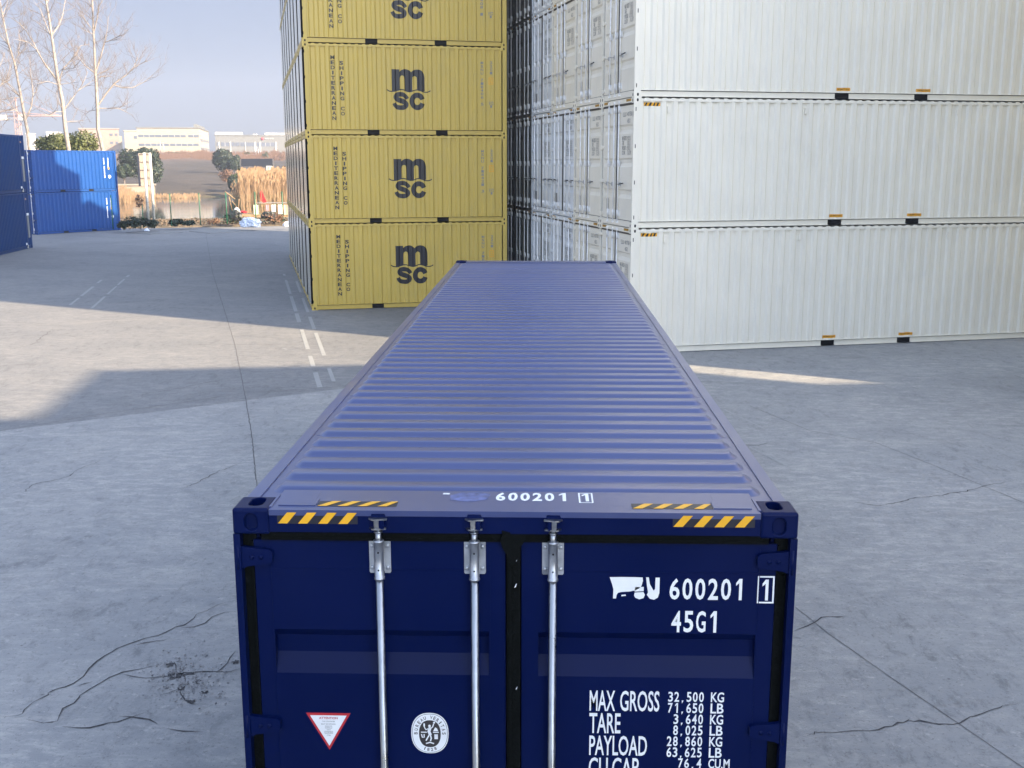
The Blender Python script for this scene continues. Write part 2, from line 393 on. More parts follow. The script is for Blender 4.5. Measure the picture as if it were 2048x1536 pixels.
def casting_variant(matname, sx, sy, sz):
    key = (matname, sx, sy, sz)
    if key in _cast: return _cast[key]
    bm = bmesh.new(); bm.from_mesh(casting_mesh())
    bmesh.ops.transform(bm, matrix=Matrix.Diagonal((sx, sy, sz, 1)), verts=bm.verts)
    if sx*sy*sz < 0: bmesh.ops.reverse_faces(bm, faces=bm.faces)
    me = bpy.data.meshes.new('corner_casting'); bm.to_mesh(me); bm.free(); me.materials.clear(); me.materials.append(M[matname])
    _cast[key] = me; return me
_simple = {}
def simple_casting(matname, sx):
    """far-away castings: small block with dark slots on the seen faces"""
    key = (matname, 's', sx)
    if key in _simple: return _simple[key]
    b = MB(); b.box(-.162, 0, 0, .178, -.118, 0)
    b.cur = 1
    b.prism(stadium(.089, -.060, .022, .034, 3), 'x', -.002, .0015)
    b.prism(stadium(-.081, -.062, .022, .034, 3), 'y', -.0015, .002)
    bm = bmesh.new(); me = b.mesh('corner_casting'); bm.from_mesh(me); bmesh.ops.transform(bm, matrix=Matrix.Diagonal((sx, 1, 1, 1)), verts=bm.verts)
    if sx < 0: bmesh.ops.reverse_faces(bm, faces=bm.faces)
    bm.to_mesh(me); bm.free(); me.materials.append(M[matname]); me.materials.append(M['void']); _simple[key] = me; return me
def castings(root, L, H, W, mname, fine=False, sides=(1, -1), ends=(0, 1)):
    for s in sides:
        for e in ends:
            for t in (0, 1):
                if fine: me = casting_variant(mname, s, 1 if e == 0 else -1, 1 if t else -1)
                else: me = simple_casting(mname, s)
                o = bpy.data.objects.new('corner_casting', me); COL.objects.link(o); o.parent = root
                if fine: o.location = (s*W/2, 0 if e == 0 else L, H if t else 0)
                else: o.location = (s*W/2, 0 if e == 0 else L-.178, H if t else .118)
RS = [(2.325, 2.285, 2.205, 2.115), (1.575, 1.535, 1.455, 1.365), (.865, .825, .745, .655)]
def door_mesh(s, H, W):
    """one leaf; s=-1 left, +1 right. horizontal pressed recesses"""
    b = MB(); x0, x1 = .035, W/2-.080; yf, yb = .035, .075; z0, z1 = .165, H-.153
    rs = [tuple(z*H/2.896 for z in r) for r in RS]
    a0, a1 = x0+.075, x1-.075
    dep = .034
    # profile down the middle
    zs = [(z1, 0)]
    for r in rs: zs += [(r[0], 0), (r[1], dep), (r[2], dep), (r[3], 0)]
    zs.append((z0, 0))
    for (za, da), (zb, db) in zip(zs, zs[1:]):
        b.quad((s*a0, yf+da, za), (s*a1, yf+da, za), (s*a1, yf+db, zb), (s*a0, yf+db, zb))
    for r in rs:
        for a in (a0, a1): b.quad((s*a, yf, r[0]), (s*a, yf+dep, r[1]), (s*a, yf+dep, r[2]), (s*a, yf, r[3]))
    b.quad((s*x0, yf, z1), (s*a0, yf, z1), (s*a0, yf, z0), (s*x0, yf, z0))
    b.quad((s*a1, yf, z1), (s*x1, yf, z1), (s*x1, yf, z0), (s*a1, yf, z0))
    for xx in (x0, x1): b.quad((s*xx, yf, z0), (s*xx, yb, z0), (s*xx, yb, z1), (s*xx, yf, z1))
    b.quad((s*x0, yf, z1), (s*x1, yf, z1), (s*x1, yb, z1), (s*x0, yb, z1)); b.quad((s*x0, yf, z0), (s*x1, yf, z0), (s*x1, yb, z0), (s*x0, yb, z0))
    # thin weld beads round the frame of the leaf
    for (ax, bx, az, bz) in ((a1+.004, a1+.008, z0+.05, z1-.02), (a0-.008, a0-.004, z0+.05, z1-.02), (a0-.004, a1+.004, z1-.135, z1-.131)):
        b.box(min(s*ax, s*bx), max(s*ax, s*bx), yf-.0015, yf+.001, az, bz)
    me = b.mesh('door', False)
    bm = bmesh.new(); bm.from_mesh(me); bmesh.ops.remove_doubles(bm, verts=bm.verts, dist=1e-5); bmesh.ops.recalc_face_normals(bm, faces=bm.faces); bm.to_mesh(me); bm.free()
    return me
def hinge_mesh(s, z, W):
    b = MB()
    xo = W/2; pts = [(xo-.002, z-.052), (xo-.03, z-.055), (xo-.055, z-.042), (xo-.155, z-.030), (xo-.165, z-.015), (xo-.165, z+.025), (xo-.150, z+.035), (xo-.05, z+.045), (xo-.03, z+.05), (xo-.002, z+.05)]
    b.prism([(s*x, zz) for x, zz in pts], 'y', .012, .034)
    b.tube([(s*(xo-.016), .016, z-.055), (s*(xo-.016), .016, z+.055)], .0135, 10)
    for dx in (.075, .115): b.tube([(s*(xo-dx), .013, z), (s*(xo-dx), .0085, z)], .011, 6)
    return b
GASM = 'rubber'; RODM = 'zinc'; BRM = 'zinc_dull'
def rod_parts(x, H, door, root_mat, fine, nh=0, hdir=-1, keeper_sign=1):
    """lock rod, centre x, as a part; bracket, cam as its sub-parts"""
    y = -.004; top = H-.03
    b = MB(); n = 16 if fine else 6
    b.tube([(x, y, .08), (x, y, H-.31)], .0175, n)
    b.tube([(x, y, H-.16), (x, y, H-.095)], .0145, n)
    rod = b.build('lock_rod', RODM, door)
    for zc in ([H-.222, H*.50, H*.28, .30] if fine else [H-.222, H*.5, .30]):
        k = MB()
        if fine:
            plate = [(x-.047, zc-.070), (x-.043, zc-.076), (x-.020, zc-.076), (x-.018, zc-.062), (x+.018, zc-.062), (x+.020, zc-.076), (x+.043, zc-.076), (x+.047, zc-.070), (x+.047, zc+.070), (x+.043, zc+.076), (x+.020, zc+.076), (x+.018, zc+.062), (x-.018, zc+.062), (x-.020, zc+.076), (x-.043, zc+.076), (x-.047, zc+.070)]
            k.prism(plate, 'y', .026, .034)
            k.tube([(x, y, zc-.092), (x, y, zc-.084), (x, y, zc-.083), (x, y, zc+.078), (x, y, zc+.079), (x, y, zc+.085)], [.0235, .0235, .021, .021, .0235, .0235], 18, True)
            k.box(x-.020, x-.012, y, .030, zc-.06, zc+.06); k.box(x+.012, x+.020, y, .030, zc-.06, zc+.06)
            for sx in (-1, 1):
                for sz in (-1, 1): k.tube([(x+sx*.034, .026, zc+sz*.05), (x+sx*.034, .021, zc+sz*.05), (x+sx*.034, .019, zc+sz*.05)], [.0095, .009, .005], 10)
            k.cur = 1
            for sz in (-.045, .035): k.tube([(x, y-.0205, zc+sz), (x, y-.0222, zc+sz)], .0042, 8)
            k.build('rod_bracket', ['zinc_dull', 'void'], rod)
        else:
            k.box(x-.047, x+.047, .02, .034, zc-.07, zc+.07); k.tube([(x, y, zc-.08), (x, y, zc+.08)], .022, 6); k.build('rod_bracket', BRM, rod)
    for e, zc in ((1, H-.07), (-1, .09)):
        k = MB(); s = keeper_sign
        if fine:
            k.tube([(x, y, zc-e*.030), (x, y, zc-e*.024)], [.020, .018], 14)
            k.tube([(x, y, zc-e*.024), (x, y, zc+e*.01)], .0125, 10)
            # cam: two lobed plates with a web between
            for zz, wx in ((zc+e*.030, .040), (zc-e*.012, .036)):
                lobes = [(x-wx*s, -.010), (x-.024*s, -.030), (x-.006*s, -.036), (x+.016*s, -.024), (x+wx*s, -.022), (x+wx*s, -.008), (x+.012*s, .002), (x-.022*s, .004)]
                k.prism(lobes, 'z', zz, zz+e*.006)
            k.prism([(x-.014*s, -.034), (x+.006*s, -.030), (x+.012*s, -.004), (x-.010*s, -.002)], 'z', zc-e*.012, zc+e*.032)
            k.build('cam', 'zinc', rod)
            q = MB(); q.prism([(x-.034, zc+e*.030), (x-.028, zc+e*.052), (x+.028, zc+e*.052), (x+.036, zc+e*.036), (x+.036, zc-e*.006), (x-.034, zc-e*.006)], 'y', -.004, .010)
            q.box(x+.012*s-.012, x+.012*s+.016, -.026, .004, zc-.010, zc+.030)
            q.build('cam_keeper', root_mat, rod)
        else:
            k.box(x-.035, x+.035, -.03, .006, zc-.02, zc+.03); k.build('cam', BRM, rod)
    return rod
def door_end(root, H, W, mname, rods, fine=False, handle=True):
    """both leaves with gaskets, hinges, rods"""
    leaves = {}
    for s in (-1, 1):
        d = link('door', door_mesh(s, H, W), mname, root); leaves[s] = d
        for i in range(5 if fine and H > 2.7 else 4):
            hz = ([2.67, 1.865, 1.25, .75, .26][i] if fine and H > 2.7 else [.26, .94, 1.63, 2.35][i]*H/2.591 if H < 2.7 else [.25, 1.03, 1.83, 2.64][i])
            h = hinge_mesh(s, hz, W).build('hinge', mname, d)
        g = MB(); xe = W/2-.078
        g.box(min(s*(xe-.01), s*(xe+.047)), max(s*(xe-.01), s*(xe+.047)), .0475, .060, .15, H-.11)
        g.box(min(s*(xe+.001), s*(xe+.010)), max(s*(xe+.001), s*(xe+.010)), .034, .0475, .15, H-.16)
        g.build('gasket', GASM, d)
    g = MB()
    xs = W/2-.17
    g.box(-xs-.05, xs+.05, .022, .05, H-.150, H-.100); g.box(-xs-.05, xs+.05, .016, .022, H-.118, H-.108); g.box(-xs-.05, xs+.05, .018, .022, H-.146, H-.136)
    g.box(-xs-.05, xs+.05, .03, .05, .145, .165)
    g.box(-.030, .030, .020, .05, .16, H-.15); g.box(-.022, -.006, .010, .020, .16, H-.16)
    if fine:   # folded rubber flap where the leaves meet
        g.prism([(-.052, H-.088), (.03, H-.092), (.058, H-.100), (.05, H-.14), (.032, H-.165), (.030, H-.25), (-.022, H-.25), (-.030, H-.20), (-.048, H-.17), (-.056, H-.14), (-.046, H-.115)], 'y', .006, .021)
        g.prism([(-.05, H-.089), (-.012, H-.098), (-.02, H-.125), (-.046, H-.118)], 'y', -.004, .006)
    g.build('seal', GASM, root)
    for x in rods:
        rod_parts(x, H, leaves[-1 if x < 0 else 1], mname, fine, keeper_sign=1 if x < 0 else -1)
    if handle:
        for x in rods:
            sgn = 1 if x > 0 else -1
            h = MB(); zz = H*.335
            h.tube([(x, -.006, zz+.01), (x+.05*sgn, -.03, zz), (x+.16*sgn, -.024, zz+.012), (x+.40*sgn, -.02, zz+.03)], [.012, .010, .009, .009], 6)
            h.box(x+.10*sgn-.02, x+.10*sgn+.02, -.012, .034, zz-.04, zz+.05)
            h.build('handle', 'zinc_dull', leaves[-1 if x < 0 else 1])
            if x > 0 or len(rods) > 3:
                k = MB(); k.tube([(x+.20*sgn, -.024, zz+.015), (x+.42*sgn, -.02, zz+.032)], .014, 6); k.build('grip', 'dark', leaves[-1 if x < 0 else 1])
    k = MB(); k.box(-.78, -.62, .030, .034, .36, .62); k.build('data_plate', 'decal_grey', leaves[-1])
    return leaves
def frame_mesh(L, H, W, pockets=(), posts_in=(), py=.004):
    b = MB(); hw = W/2
    for s in (-1, 1):
        # door-end post: outer flange and inner leg ; hinge-lug slots
        b.box(min(s*(hw-.030), s*hw), max(s*(hw-.030), s*hw), py, .16, .118, H-.118)
        b.box(min(s*(hw-.100), s*(hw-.030)), max(s*(hw-.100), s*(hw-.030)), .062, .16, .118, H-.118)
        b.box(min(s*(hw-.12), s*(hw-.001)), max(s*(hw-.12), s*(hw-.001)), L-.13, L-.004, .118, H-.118)
        for (pa, pb) in posts_in: b.box(min(s*(hw-.08), s*(hw+.006)), max(s*(hw-.08), s*(hw+.006)), pa, pb, .118, H-.05)
        b.box(min(s*(hw-.06), s*(hw-.003)), max(s*(hw-.06), s*(hw-.003)), .178, L-.178, H-.088, H-.028)   # top side rail
        ys = [.178]
        for p in pockets: ys += [p-.18, p+.18]
        ys.append(L-.178)
        for i in range(0, len(ys), 2):
            b.box(min(s*(hw-.07), s*(hw-.040)), max(s*(hw-.07), s*(hw-.040)), ys[i], ys[i+1], .028, .136)
            b.box(min(s*(hw-.10), s*(hw-.012)), max(s*(hw-.10), s*(hw-.012)), ys[i], ys[i+1], .016, .028)
        b.box(min(s*(hw-.06), s*(hw-.003)), max(s*(hw-.06), s*(hw-.003)), .178, L-.178, .152, .166)
    b.box(-hw+.162, hw-.162, .002, .09, H-.105, H-.0045)       # door header
    b.box(-hw+.162, hw-.162, .006, .09, .016, .150)            # door sill
    b.box(-hw+.162, hw-.162, L-.06, L-.006, H-.12, H-.006); b.box(-hw+.162, hw-.162, L-.06, L-.006, .016, .15)
    b.cur = 1
    b.box(-hw+.10, hw-.10, .10, L-.10, .14, .16)              # dark underside
    for p in pockets: b.box(-hw+.06, hw-.06, p-.19, p+.19, .018, .15)
    for s in (-1, 1):
        for hz in ([.26, .94, 1.63, 2.35] if H < 2.7 else [.25, 1.03, 1.83, 2.64]):
            b.box(min(s*(hw-.001), s*(hw+.001)), max(s*(hw-.001), s*(hw+.001)), .044, .062, hz-.042, hz+.042)
    return b.mesh('frame')
def side_mesh(L, H, W, s, pts, ztop=None):
    b = MB(); hw = W/2; z0, z1 = .150, (ztop or H-.070)
    for (a, da), (c, dc) in zip(pts, pts[1:]):
        b.quad((s*(hw-da), a, z0), (s*(hw-dc), c, z0), (s*(hw-dc), c, z1), (s*(hw-da), a, z1))
    return b.mesh('side_panel')
def plain_roof(L, H, W, mname, root):
    """roof sheet with its wavy edges"""
    b = MB(); hw = W/2; p = .209; n = int((L-.4)/p); y0 = .2
    prof = []
    for i in range(n):
        a = y0+i*p
        prof += [(a, 0), (a+.05, 0), (a+.075, 1), (a+.145, 1), (a+.17, 0)]
    prof.append((y0+n*p, 0))
    zb = H-.028; zt = H-.009
    for (a, ka), (c, kc) in zip(prof, prof[1:]):
        za = zb+(zt-zb)*ka; zc = zb+(zt-zb)*kc
        b.quad((-hw+.012, a, za), (hw-.012, a, za), (hw-.012, c, zc), (-hw+.012, c, zc))
        for s in (-1, 1): b.quad((s*(hw-.012), a, zb-.004), (s*(hw-.012), c, zb-.004), (s*(hw-.012), c, zc), (s*(hw-.012), a, za))
    b.box(-hw+.162, hw-.162, .09, .2, H-.03, H-.012)
    return b.build('roof_panel', mname, root)
def end_wall(L, H, W, mname, root):
    b = MB(); hw = W/2
    pts = corr_pts(-hw+.12, hw-.12, .25, .04, .012)
    for (a, da), (c, dc) in zip(pts, pts[1:]): b.quad((a, L-da, .14), (c, L-dc, .14), (c, L-dc, H-.11), (a, L-da, H-.11))
    return b.build('end_wall', mname, root)
def body_only(L, H, W, mname):
    """closed shell of a container whose parts the photo does not show"""
    b = MB(); hw = W/2
    b.box(-hw+.02, hw-.02, .02, L-.02, .02, H-.02)
    for x in (-hw+.08, hw-.08):
        for y in (.08, L-.08): b.box(x-.08, x+.08, y-.08, y+.08, 0, H)
    for s in (-1, 1):
        for k in range(int((L-.4)/.556)): b.box(min(s*(hw-.03), s*(hw-.008)), max(s*(hw-.03), s*(hw-.008)), .25+k*.556, .5+k*.556, .16, H-.08)
    return b.mesh('shipping_container')
def local_frame(x0, y0, a, W, v=0.0, z=0.0):
    """corner of a row (front-left bottom) -> root location and rotation of a container in it"""
    vv = v+W/2
    return (x0-vv*sin(a), y0+vv*cos(a), z), a-pi/2

HB, HC, WD = 2.591, 2.896, 2.438

# ================================================================== THE SETTING: yard, verge, river, far bank
def sheet(name, pts, m, z=0):
    b = MB(); b.quad(*[(p[0], p[1], z) for p in pts]); return tag(b.build(name, m), kind='structure')
YARD_EDGE = [(-140, 44), (-42, 66.2), (-28.8, 69.3), (-23.1, 70.9), (-18.0, 72.6), (20, 85), (140, 122)]
b = MB()
vs = [(x, y, 0) for x, y in YARD_EDGE]
b.quad(*(vs + [(140, -60, 0), (-140, -60, 0)]))
tag(b.build('ground', 'concrete'), kind='structure')
def lin(px, py): return px, py
# far terrain: river banks and levee as a grid
def levee_z(D, lat):
    if D < 158: return -2.5
    pts = [(158, -2.0), (163, -.5), (170, .1), (200, 1.45), (235, 2.75), (270, 3.9), (300, 5.4), (330, 7.1), (360, 6.8), (420, 6.4), (2500, 6.0)]
    for (a, za), (c, zc) in zip(pts, pts[1:]):
        if a <= D <= c: return za+(zc-za)*(D-a)/(c-a)
    return 5.5
b = MB(); Ds = [154, 158, 161, 163, 166, 170, 175, 180, 186, 192, 200, 208, 217, 226, 235, 244, 253, 262, 270, 280, 290, 300, 310, 320, 330, 345, 380, 450, 640]
NA = 90; vs = []
for D in Ds:
    for k in range(NA+1):
        th = radians(-62+k*1.0)
        x = CAM.x+D*sin(th); y = CAM.y+D*cos(th); z = levee_z(D, th)
        if 164 < D < 350: z += .55*noise.noise(Vector((x*.12, y*.12, 0)))+.25*noise.noise(Vector((x*.5, y*.5, 3)))
        vs.append((x, y, z))
fs = [(i*(NA+1)+k, i*(NA+1)+k+1, (i+1)*(NA+1)+k+1, (i+1)*(NA+1)+k) for i in range(len(Ds)-1) for k in range(NA)]
b.add(vs, fs, True); tag(b.build('river_bank', 'bank'), kind='structure')
sheet('water', [(-400, 40), (200, 60), (200, 230), (-400, 230)], 'water', -.4)
# near verge between the yard and the water
b = MB(); vs = []
rows = [(0, .008), (.5, .10), (1.5, .25), (3.5, .42), (5.5, .35), (7.5, -.3), (10, -1.6), (14, -2.4)]
xs = [i*1.0 for i in range(-60, 21)]
def edge_y(x):
    for (a, ya), (c, yc) in zip(YARD_EDGE, YARD_EDGE[1:]):
        if a <= x <= c: return ya+(yc-ya)*(x-a)/(c-a)
for d, z in rows:
    for x in xs:
        y = edge_y(x)+d; zz = z+(.07*noise.noise(Vector((x*1.3, y*1.3, 1))) if d > 0 else 0); vs.append((x-.2*d, y, zz))
n = len(xs); fs = [(i*n+k, i*n+k+1, (i+1)*n+k+1, (i+1)*n+k) for i in range(len(rows)-1) for k in range(n-1)]
b.add(vs, fs, True); tag(b.build('verge', 'verge'), kind='structure')

# ---- marks, joints and cracks in the concrete (real thin marks on the slab)
mat('paint_worn', (.28, .29, .295), .8, nscale=9, namt=.2, dirt=(.15, .155, .16), dscale=9, damt=1)
mat('crack', (.05, .05, .055), .95, nscale=30, namt=.5)
mat('joint', (.10, .10, .105), .95)
def ribbon(b, P, wd, z=.004, jit=0, taper=False):
    P = [Vector((p[0], p[1])) for p in P]; Q = []
    for a, c in zip(P, P[1:]):
        n = max(1, int((c-a).length/.12)) if jit else 1
        n = int(n*2.4) if jit > .01 else n
        for k in range(n): Q.append(a.lerp(c, k/n))
    Q.append(P[-1])
    if jit: Q = [q+Vector((random.uniform(-jit, jit), random.uniform(-jit, jit)))+(Vector((noise.noise(Vector((q.x*2.2, q.y*2.2, 4))), noise.noise(Vector((q.x*2.2, q.y*2.2, 9)))))*.16 if jit > .01 else Vector((0, 0))) for q in Q]
    n = len(Q); vs = []
    for i, q in enumerate(Q):
        d = (Q[min(i+1, n-1)]-Q[max(i-1, 0)]).normalized(); nn = Vector((-d.y, d.x))
        ww = wd*((random.uniform(.25, 1.5) if jit > .01 else random.uniform(.7, 1.2)) if jit else 1)
        if taper: ww *= max(.15, 1-abs(2*i/(n-1)-1)**3)
        vs += [(q.x+nn.x*ww/2, q.y+nn.y*ww/2, z), (q.x-nn.x*ww/2, q.y-nn.y*ww/2, z)]
    b.add(vs, [(2*i, 2*i+1, 2*i+3, 2*i+2) for i in range(n-1)])
def gp(*px): return [G(x, y)[:2] for x, y in px]
b = MB()
ribbon(b, gp((412, 470), (425, 545), (447, 615), (470, 690), (490, 790), (505, 880), (512, 960)), .016, jit=.006)
ribbon(b, [(-3.9, 10.06), (-2.2, 4.0), (-1.9, 2.9)], .012, jit=.006)
ribbon(b, gp((1500, 812), (1620, 862), (1750, 885), (1860, 928), (2048, 1006), (2200, 1070)), .009, jit=.003)
ribbon(b, gp((1590, 1214), (1660, 1270), (1800, 1368), (2060, 1545)), .008, jit=.002)
ribbon(b, gp((0, 862), (180, 832), (487, 787), (760, 768)), .012, jit=.008)
tag(b.build('slab_joint', 'joint'), kind='structure')
b = MB()
C = [[(0, 1436), (42, 1431), (55, 1420), (78, 1393), (85, 1385), (112, 1373), (155, 1355), (175, 1335), (205, 1315), (232, 1300), (275, 1282), (325, 1265), (350, 1253), (380, 1240), (395, 1225), (445, 1213), (478, 1203)],
     [(350, 1257), (400, 1248), (440, 1238), (478, 1230)], [(48, 1441), (75, 1447), (115, 1446), (122, 1418), (140, 1396), (160, 1378), (200, 1365), (235, 1352), (275, 1346), (310, 1337), (335, 1330)],
     [(270, 1292), (300, 1287), (322, 1283)], [(260, 1355), (300, 1357), (345, 1357), (380, 1345), (430, 1336), (470, 1330)], [(160, 1360), (185, 1356)],
     [(0, 992), (40, 985), (78, 970), (112, 958), (160, 942), (205, 920)], [(345, 980), (380, 975), (430, 945), (505, 920)], [(150, 1450), (250, 1433), (300, 1425)], [(255, 1424), (290, 1432), (330, 1440)], [(340, 1455), (400, 1450)],
     [(300, 1395), (345, 1385), (362, 1405), (400, 1412)], [(345, 1325), (350, 1345), (362, 1360), (355, 1378)], [(385, 1352), (400, 1372), (420, 1378)], [(430, 1336), (455, 1322), (462, 1305)], [(1590, 1255), (1640, 1240), (1700, 1238)], [(1640, 1000), (1760, 1012), (1900, 985), (2048, 960)], [(1580, 1478), (1700, 1455), (1850, 1445), (2048, 1415)],
     [(0, 705), (60, 690), (110, 655)], [(330, 595), (420, 573), (430, 572)], [(280, 800), (300, 785), (480, 755)], [(1440, 900), (1480, 892), (1560, 885)]]
for c in C: ribbon(b, gp(*c), .014 if c[0][1] > 1100 else .012, z=.005, jit=.019, taper=True)
tag(b.build('crack', 'crack'), kind='structure')
# spalled hole: a darker rough patch with rubble
b = MB()
def blob(b, cx, cy, rx, ry, z, n=26, rough=.35):
    vs = []
    for k in range(n):
        t = 2*pi*k/n; r = 1+rough*noise.noise(Vector((cos(t)*2+cx, sin(t)*2+cy, 0)))*2
        vs.append((cx+rx*r*cos(t), cy+ry*r*sin(t), z))
    b.add(vs, [tuple(range(n))])
for (px, py, rx, ry) in ((350, 1352, .10, .12), (340, 1330, .06, .08), (372, 1348, .13, .04), (362, 1378, .05, .08), (472, 1325, .05, .06), (410, 1385, .05, .05), (382, 1404, .06, .05)):
    p = G(px, py); blob(b, p.x, p.y, rx*.55, ry*.5, .0065)
tag(b.build('spalled_patch', 'crack'), kind='structure')
b = MB(); random.seed(3)
for k in range(420):
    px = random.gauss(372, 42); py = random.gauss(1362, 26)
    p = G(px, py); s = random.uniform(.003, .017)
    vs = [Vector((random.uniform(-1, 1), random.uniform(-1, 1), random.uniform(0, 1.2)))*s for _ in range(7)]
    bm = bmesh.new(); [bm.verts.new(v) for v in vs]; bmesh.ops.convex_hull(bm, input=bm.verts); bm.verts.ensure_lookup_table()
    for i, v in enumerate(bm.verts): v.index = i
    b.add([(v.co.x+p.x, v.co.y+p.y, v.co.z+.006) for v in bm.verts], [tuple(v.index for v in f.verts) for f in bm.faces]); bm.free()
mat('stone', (.22, .22, .23), .9, nscale=20, namt=.35)
tag(b.build('rubble', 'stone'), kind='stuff')
# worn white painted lines
b = MB()
def dashes(b, a, c, wd, segs):
    A = Vector(G(*a)[:2]); Cc = Vector(G(*c)[:2]); d = Cc-A
    for s0, s1 in segs: ribbon(b, [A+d*s0, A+d*s1], wd*random.uniform(.8, 1.1), z=.004)
dashes(b, (568, 548), (640, 775), .11, [(0, .03), (.1, .3), (.33, .5), (.52, .6), (.66, .8), (.84, .9), (.93, 1)])
dashes(b, (592, 560), (672, 775), .10, [(.02, .2), (.28, .45), (.5, .62), (.65, .82), (.9, .97)])
dashes(b, (140, 610), (203, 560), .10, [(0, .25), (.32, .7), (.85, 1)])
dashes(b, (183, 617), (258, 550), .10, [(0, .3), (.36, .6), (.64, .85), (.92, 1)])
dashes(b, (1440, 815), (1530, 858), .05, [(.1, .35), (.45, 1)])
dashes(b, (1500, 895), (1575, 932), .05, [(0, .3), (.4, 1)])
for (x0, y0, x1, y1) in ((1800, 707, 1828, 709), (1858, 720, 1866, 722), (1875, 750, 1892, 753), (1925, 737, 1955, 744), (1945, 750, 1975, 758), (1628, 871, 1634, 873), (1765, 810, 1772, 811), (660, 632, 676, 634), (596, 664, 604, 665), (566, 697, 574, 699), (30, 1432, 50, 1431), (1590, 1272, 1603, 1276), (1600, 1290, 1606, 1292)):
    ribbon(b, gp((x0, y0), (x1, y1)), .05)
tag(b.build('road_marking', 'paint_worn'), kind='structure')

mat('plate_steel', (.16, .165, .17), .6, nscale=4, namt=.15)
# steel cover plates let into the yard far away
for pts, lb in (((( 252, 466), (330, 463), (366, 465), (300, 468.5)), 'flat steel cover plate in the yard, left of the pair before the fence'), (((378, 463), (440, 460), (508, 462), (420, 467)), 'flat steel cover plate in the yard, right of the pair before the fence')):
    b = MB(); q = [G(*p) for p in pts]
    n = 4; b.add([(p.x, p.y, 0) for p in q]+[(p.x, p.y, .022) for p in q], [(4, 5, 6, 7), (0, 1, 5, 4), (1, 2, 6, 5), (2, 3, 7, 6), (3, 0, 4, 7)])
    tag(b.build('cover_plate', 'plate_steel'), lb, 'cover plate', 'cover plates in the yard')

# ================================================================== MAIN NAVY CONTAINER
main = thing('shipping_container', 'navy blue high container in the foreground seen from above, ribbed roof, three silver lock rods', 'shipping container')
L, H, W = 12.192, HC, WD
PK = (L/2-1.025, L/2+1.025)
link('frame', frame_mesh(L, H, W), ['navy', 'void'], main)
castings(main, L, H, W, 'navy', fine=True)
cp = corr_pts(.16, L-.16)
for s in (-1, 1): link('side_panel', side_mesh(L, H, W, s, cp), 'navy', main)
end_wall(L, H, W, 'navy', main)
leaves = door_end(main, H, W, 'navy', (-.583, -.168, .172), fine=True)
# roof: flat sheet, side strips, pressed ribs
b = MB(); zr = H-.030
b.box(-W/2+.006, W/2-.006, .178, L-.178, zr-.01, zr)                 # sheet
b.box(-W/2+.162, W/2-.162, .0, .29, zr+.0005, H-.0042)               # header plate over the doors
b.box(-W/2+.162, W/2-.162, L-.29, L-.004, zr, H-.0055)
for s in (-1, 1):
    b.box(min(s*(W/2-.062), s*(W/2-.004)), max(s*(W/2-.062), s*(W/2-.004)), .178, L-.178, zr-.03, zr+.007)
    b.box(min(s*.865, s*1.028), max(s*.865, s*1.028), .055, .150, H-.004, H+.001)
    b.box(min(s*(W/2-.166), s*(W/2-.156)), max(s*(W/2-.166), s*(W/2-.156)), .03, .20, H-.03, H+.001)
    b.box(s*.882-.0015, s*.882+.0015, .06, .275, H-.0042, H-.003)
for k in range(11): b.box(-1.14, 1.14, .335+.02+k*1.045-.002, .335+.02+k*1.045+.002, zr, zr+.002) if k else None
n = 7
def rr(hx, hy, r):
    pts = []
    for q, (cx, cy) in enumerate(((hx-r, hy-r), (-hx+r, hy-r), (-hx+r, -hy+r), (hx-r, -hy+r))):
        for k in range(n): t = pi/2*q+pi/2*k/(n-1); pts.append((cx+r*cos(t), cy+r*sin(t)))
    return pts
prof = [(0, 0), (.006, .0012), (.014, .006), (.028, .0165), (.036, .0212), (.044, .023)]
yk = .40
idx = 0
while yk < L-.35:
    rings = []
    for ins, hz in prof:
        rings.append([(x, y+yk, zr+.0004+hz) for x, y in rr(1.128-ins, .080-ins, .058-ins*.9)])
    m_ = len(rings[0]); vs = [p for r in rings for p in r]
    fs = [(i*m_+j, i*m_+(j+1) % m_, (i+1)*m_+(j+1) % m_, (i+1)*m_+j) for i in range(len(rings)-1) for j in range(m_)]
    b.add(vs, fs+[tuple((len(rings)-1)*m_+j for j in range(m_))], True)
    idx += 1; yk += .209
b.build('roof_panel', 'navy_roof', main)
# hazard stripes
def hazard(parent, place, x0, x1, z0, z1, slant, n, name='hazard_stripe'):
    d = D2(); d.poly([(x0, z0), (x1, z0), (x1, z1), (x0, z1)]); flat(d, name, 'decal_black', parent, lambda u, v: place(u, v, .0010))
    d = D2(); wz = (x1-x0)/n
    for i in range(n):
        a = x0+i*wz+.003; d.poly([(a, z0+.0015), (a+wz*.46, z0+.0015), (min(a+wz*.46+slant, x1), z1-.0015), (min(a+slant, x1-.01), z1-.0015)])
    flat(d, name, 'yellow', parent, lambda u, v: place(u, v, .0022))
front = lambda u, v, e: (u, .002-e, v)
for (a, c) in ((-1.022, -.672), (.683, 1.033)):
    hazard(main, front, a, c, 2.829, 2.882, .042, 4)
    hazard(main, lambda u, v, e: (u, v, H-.0042+e), a+.162 if a < 0 else a-.17, c+.162 if a < 0 else c-.17, .052, .125, .055, 4)
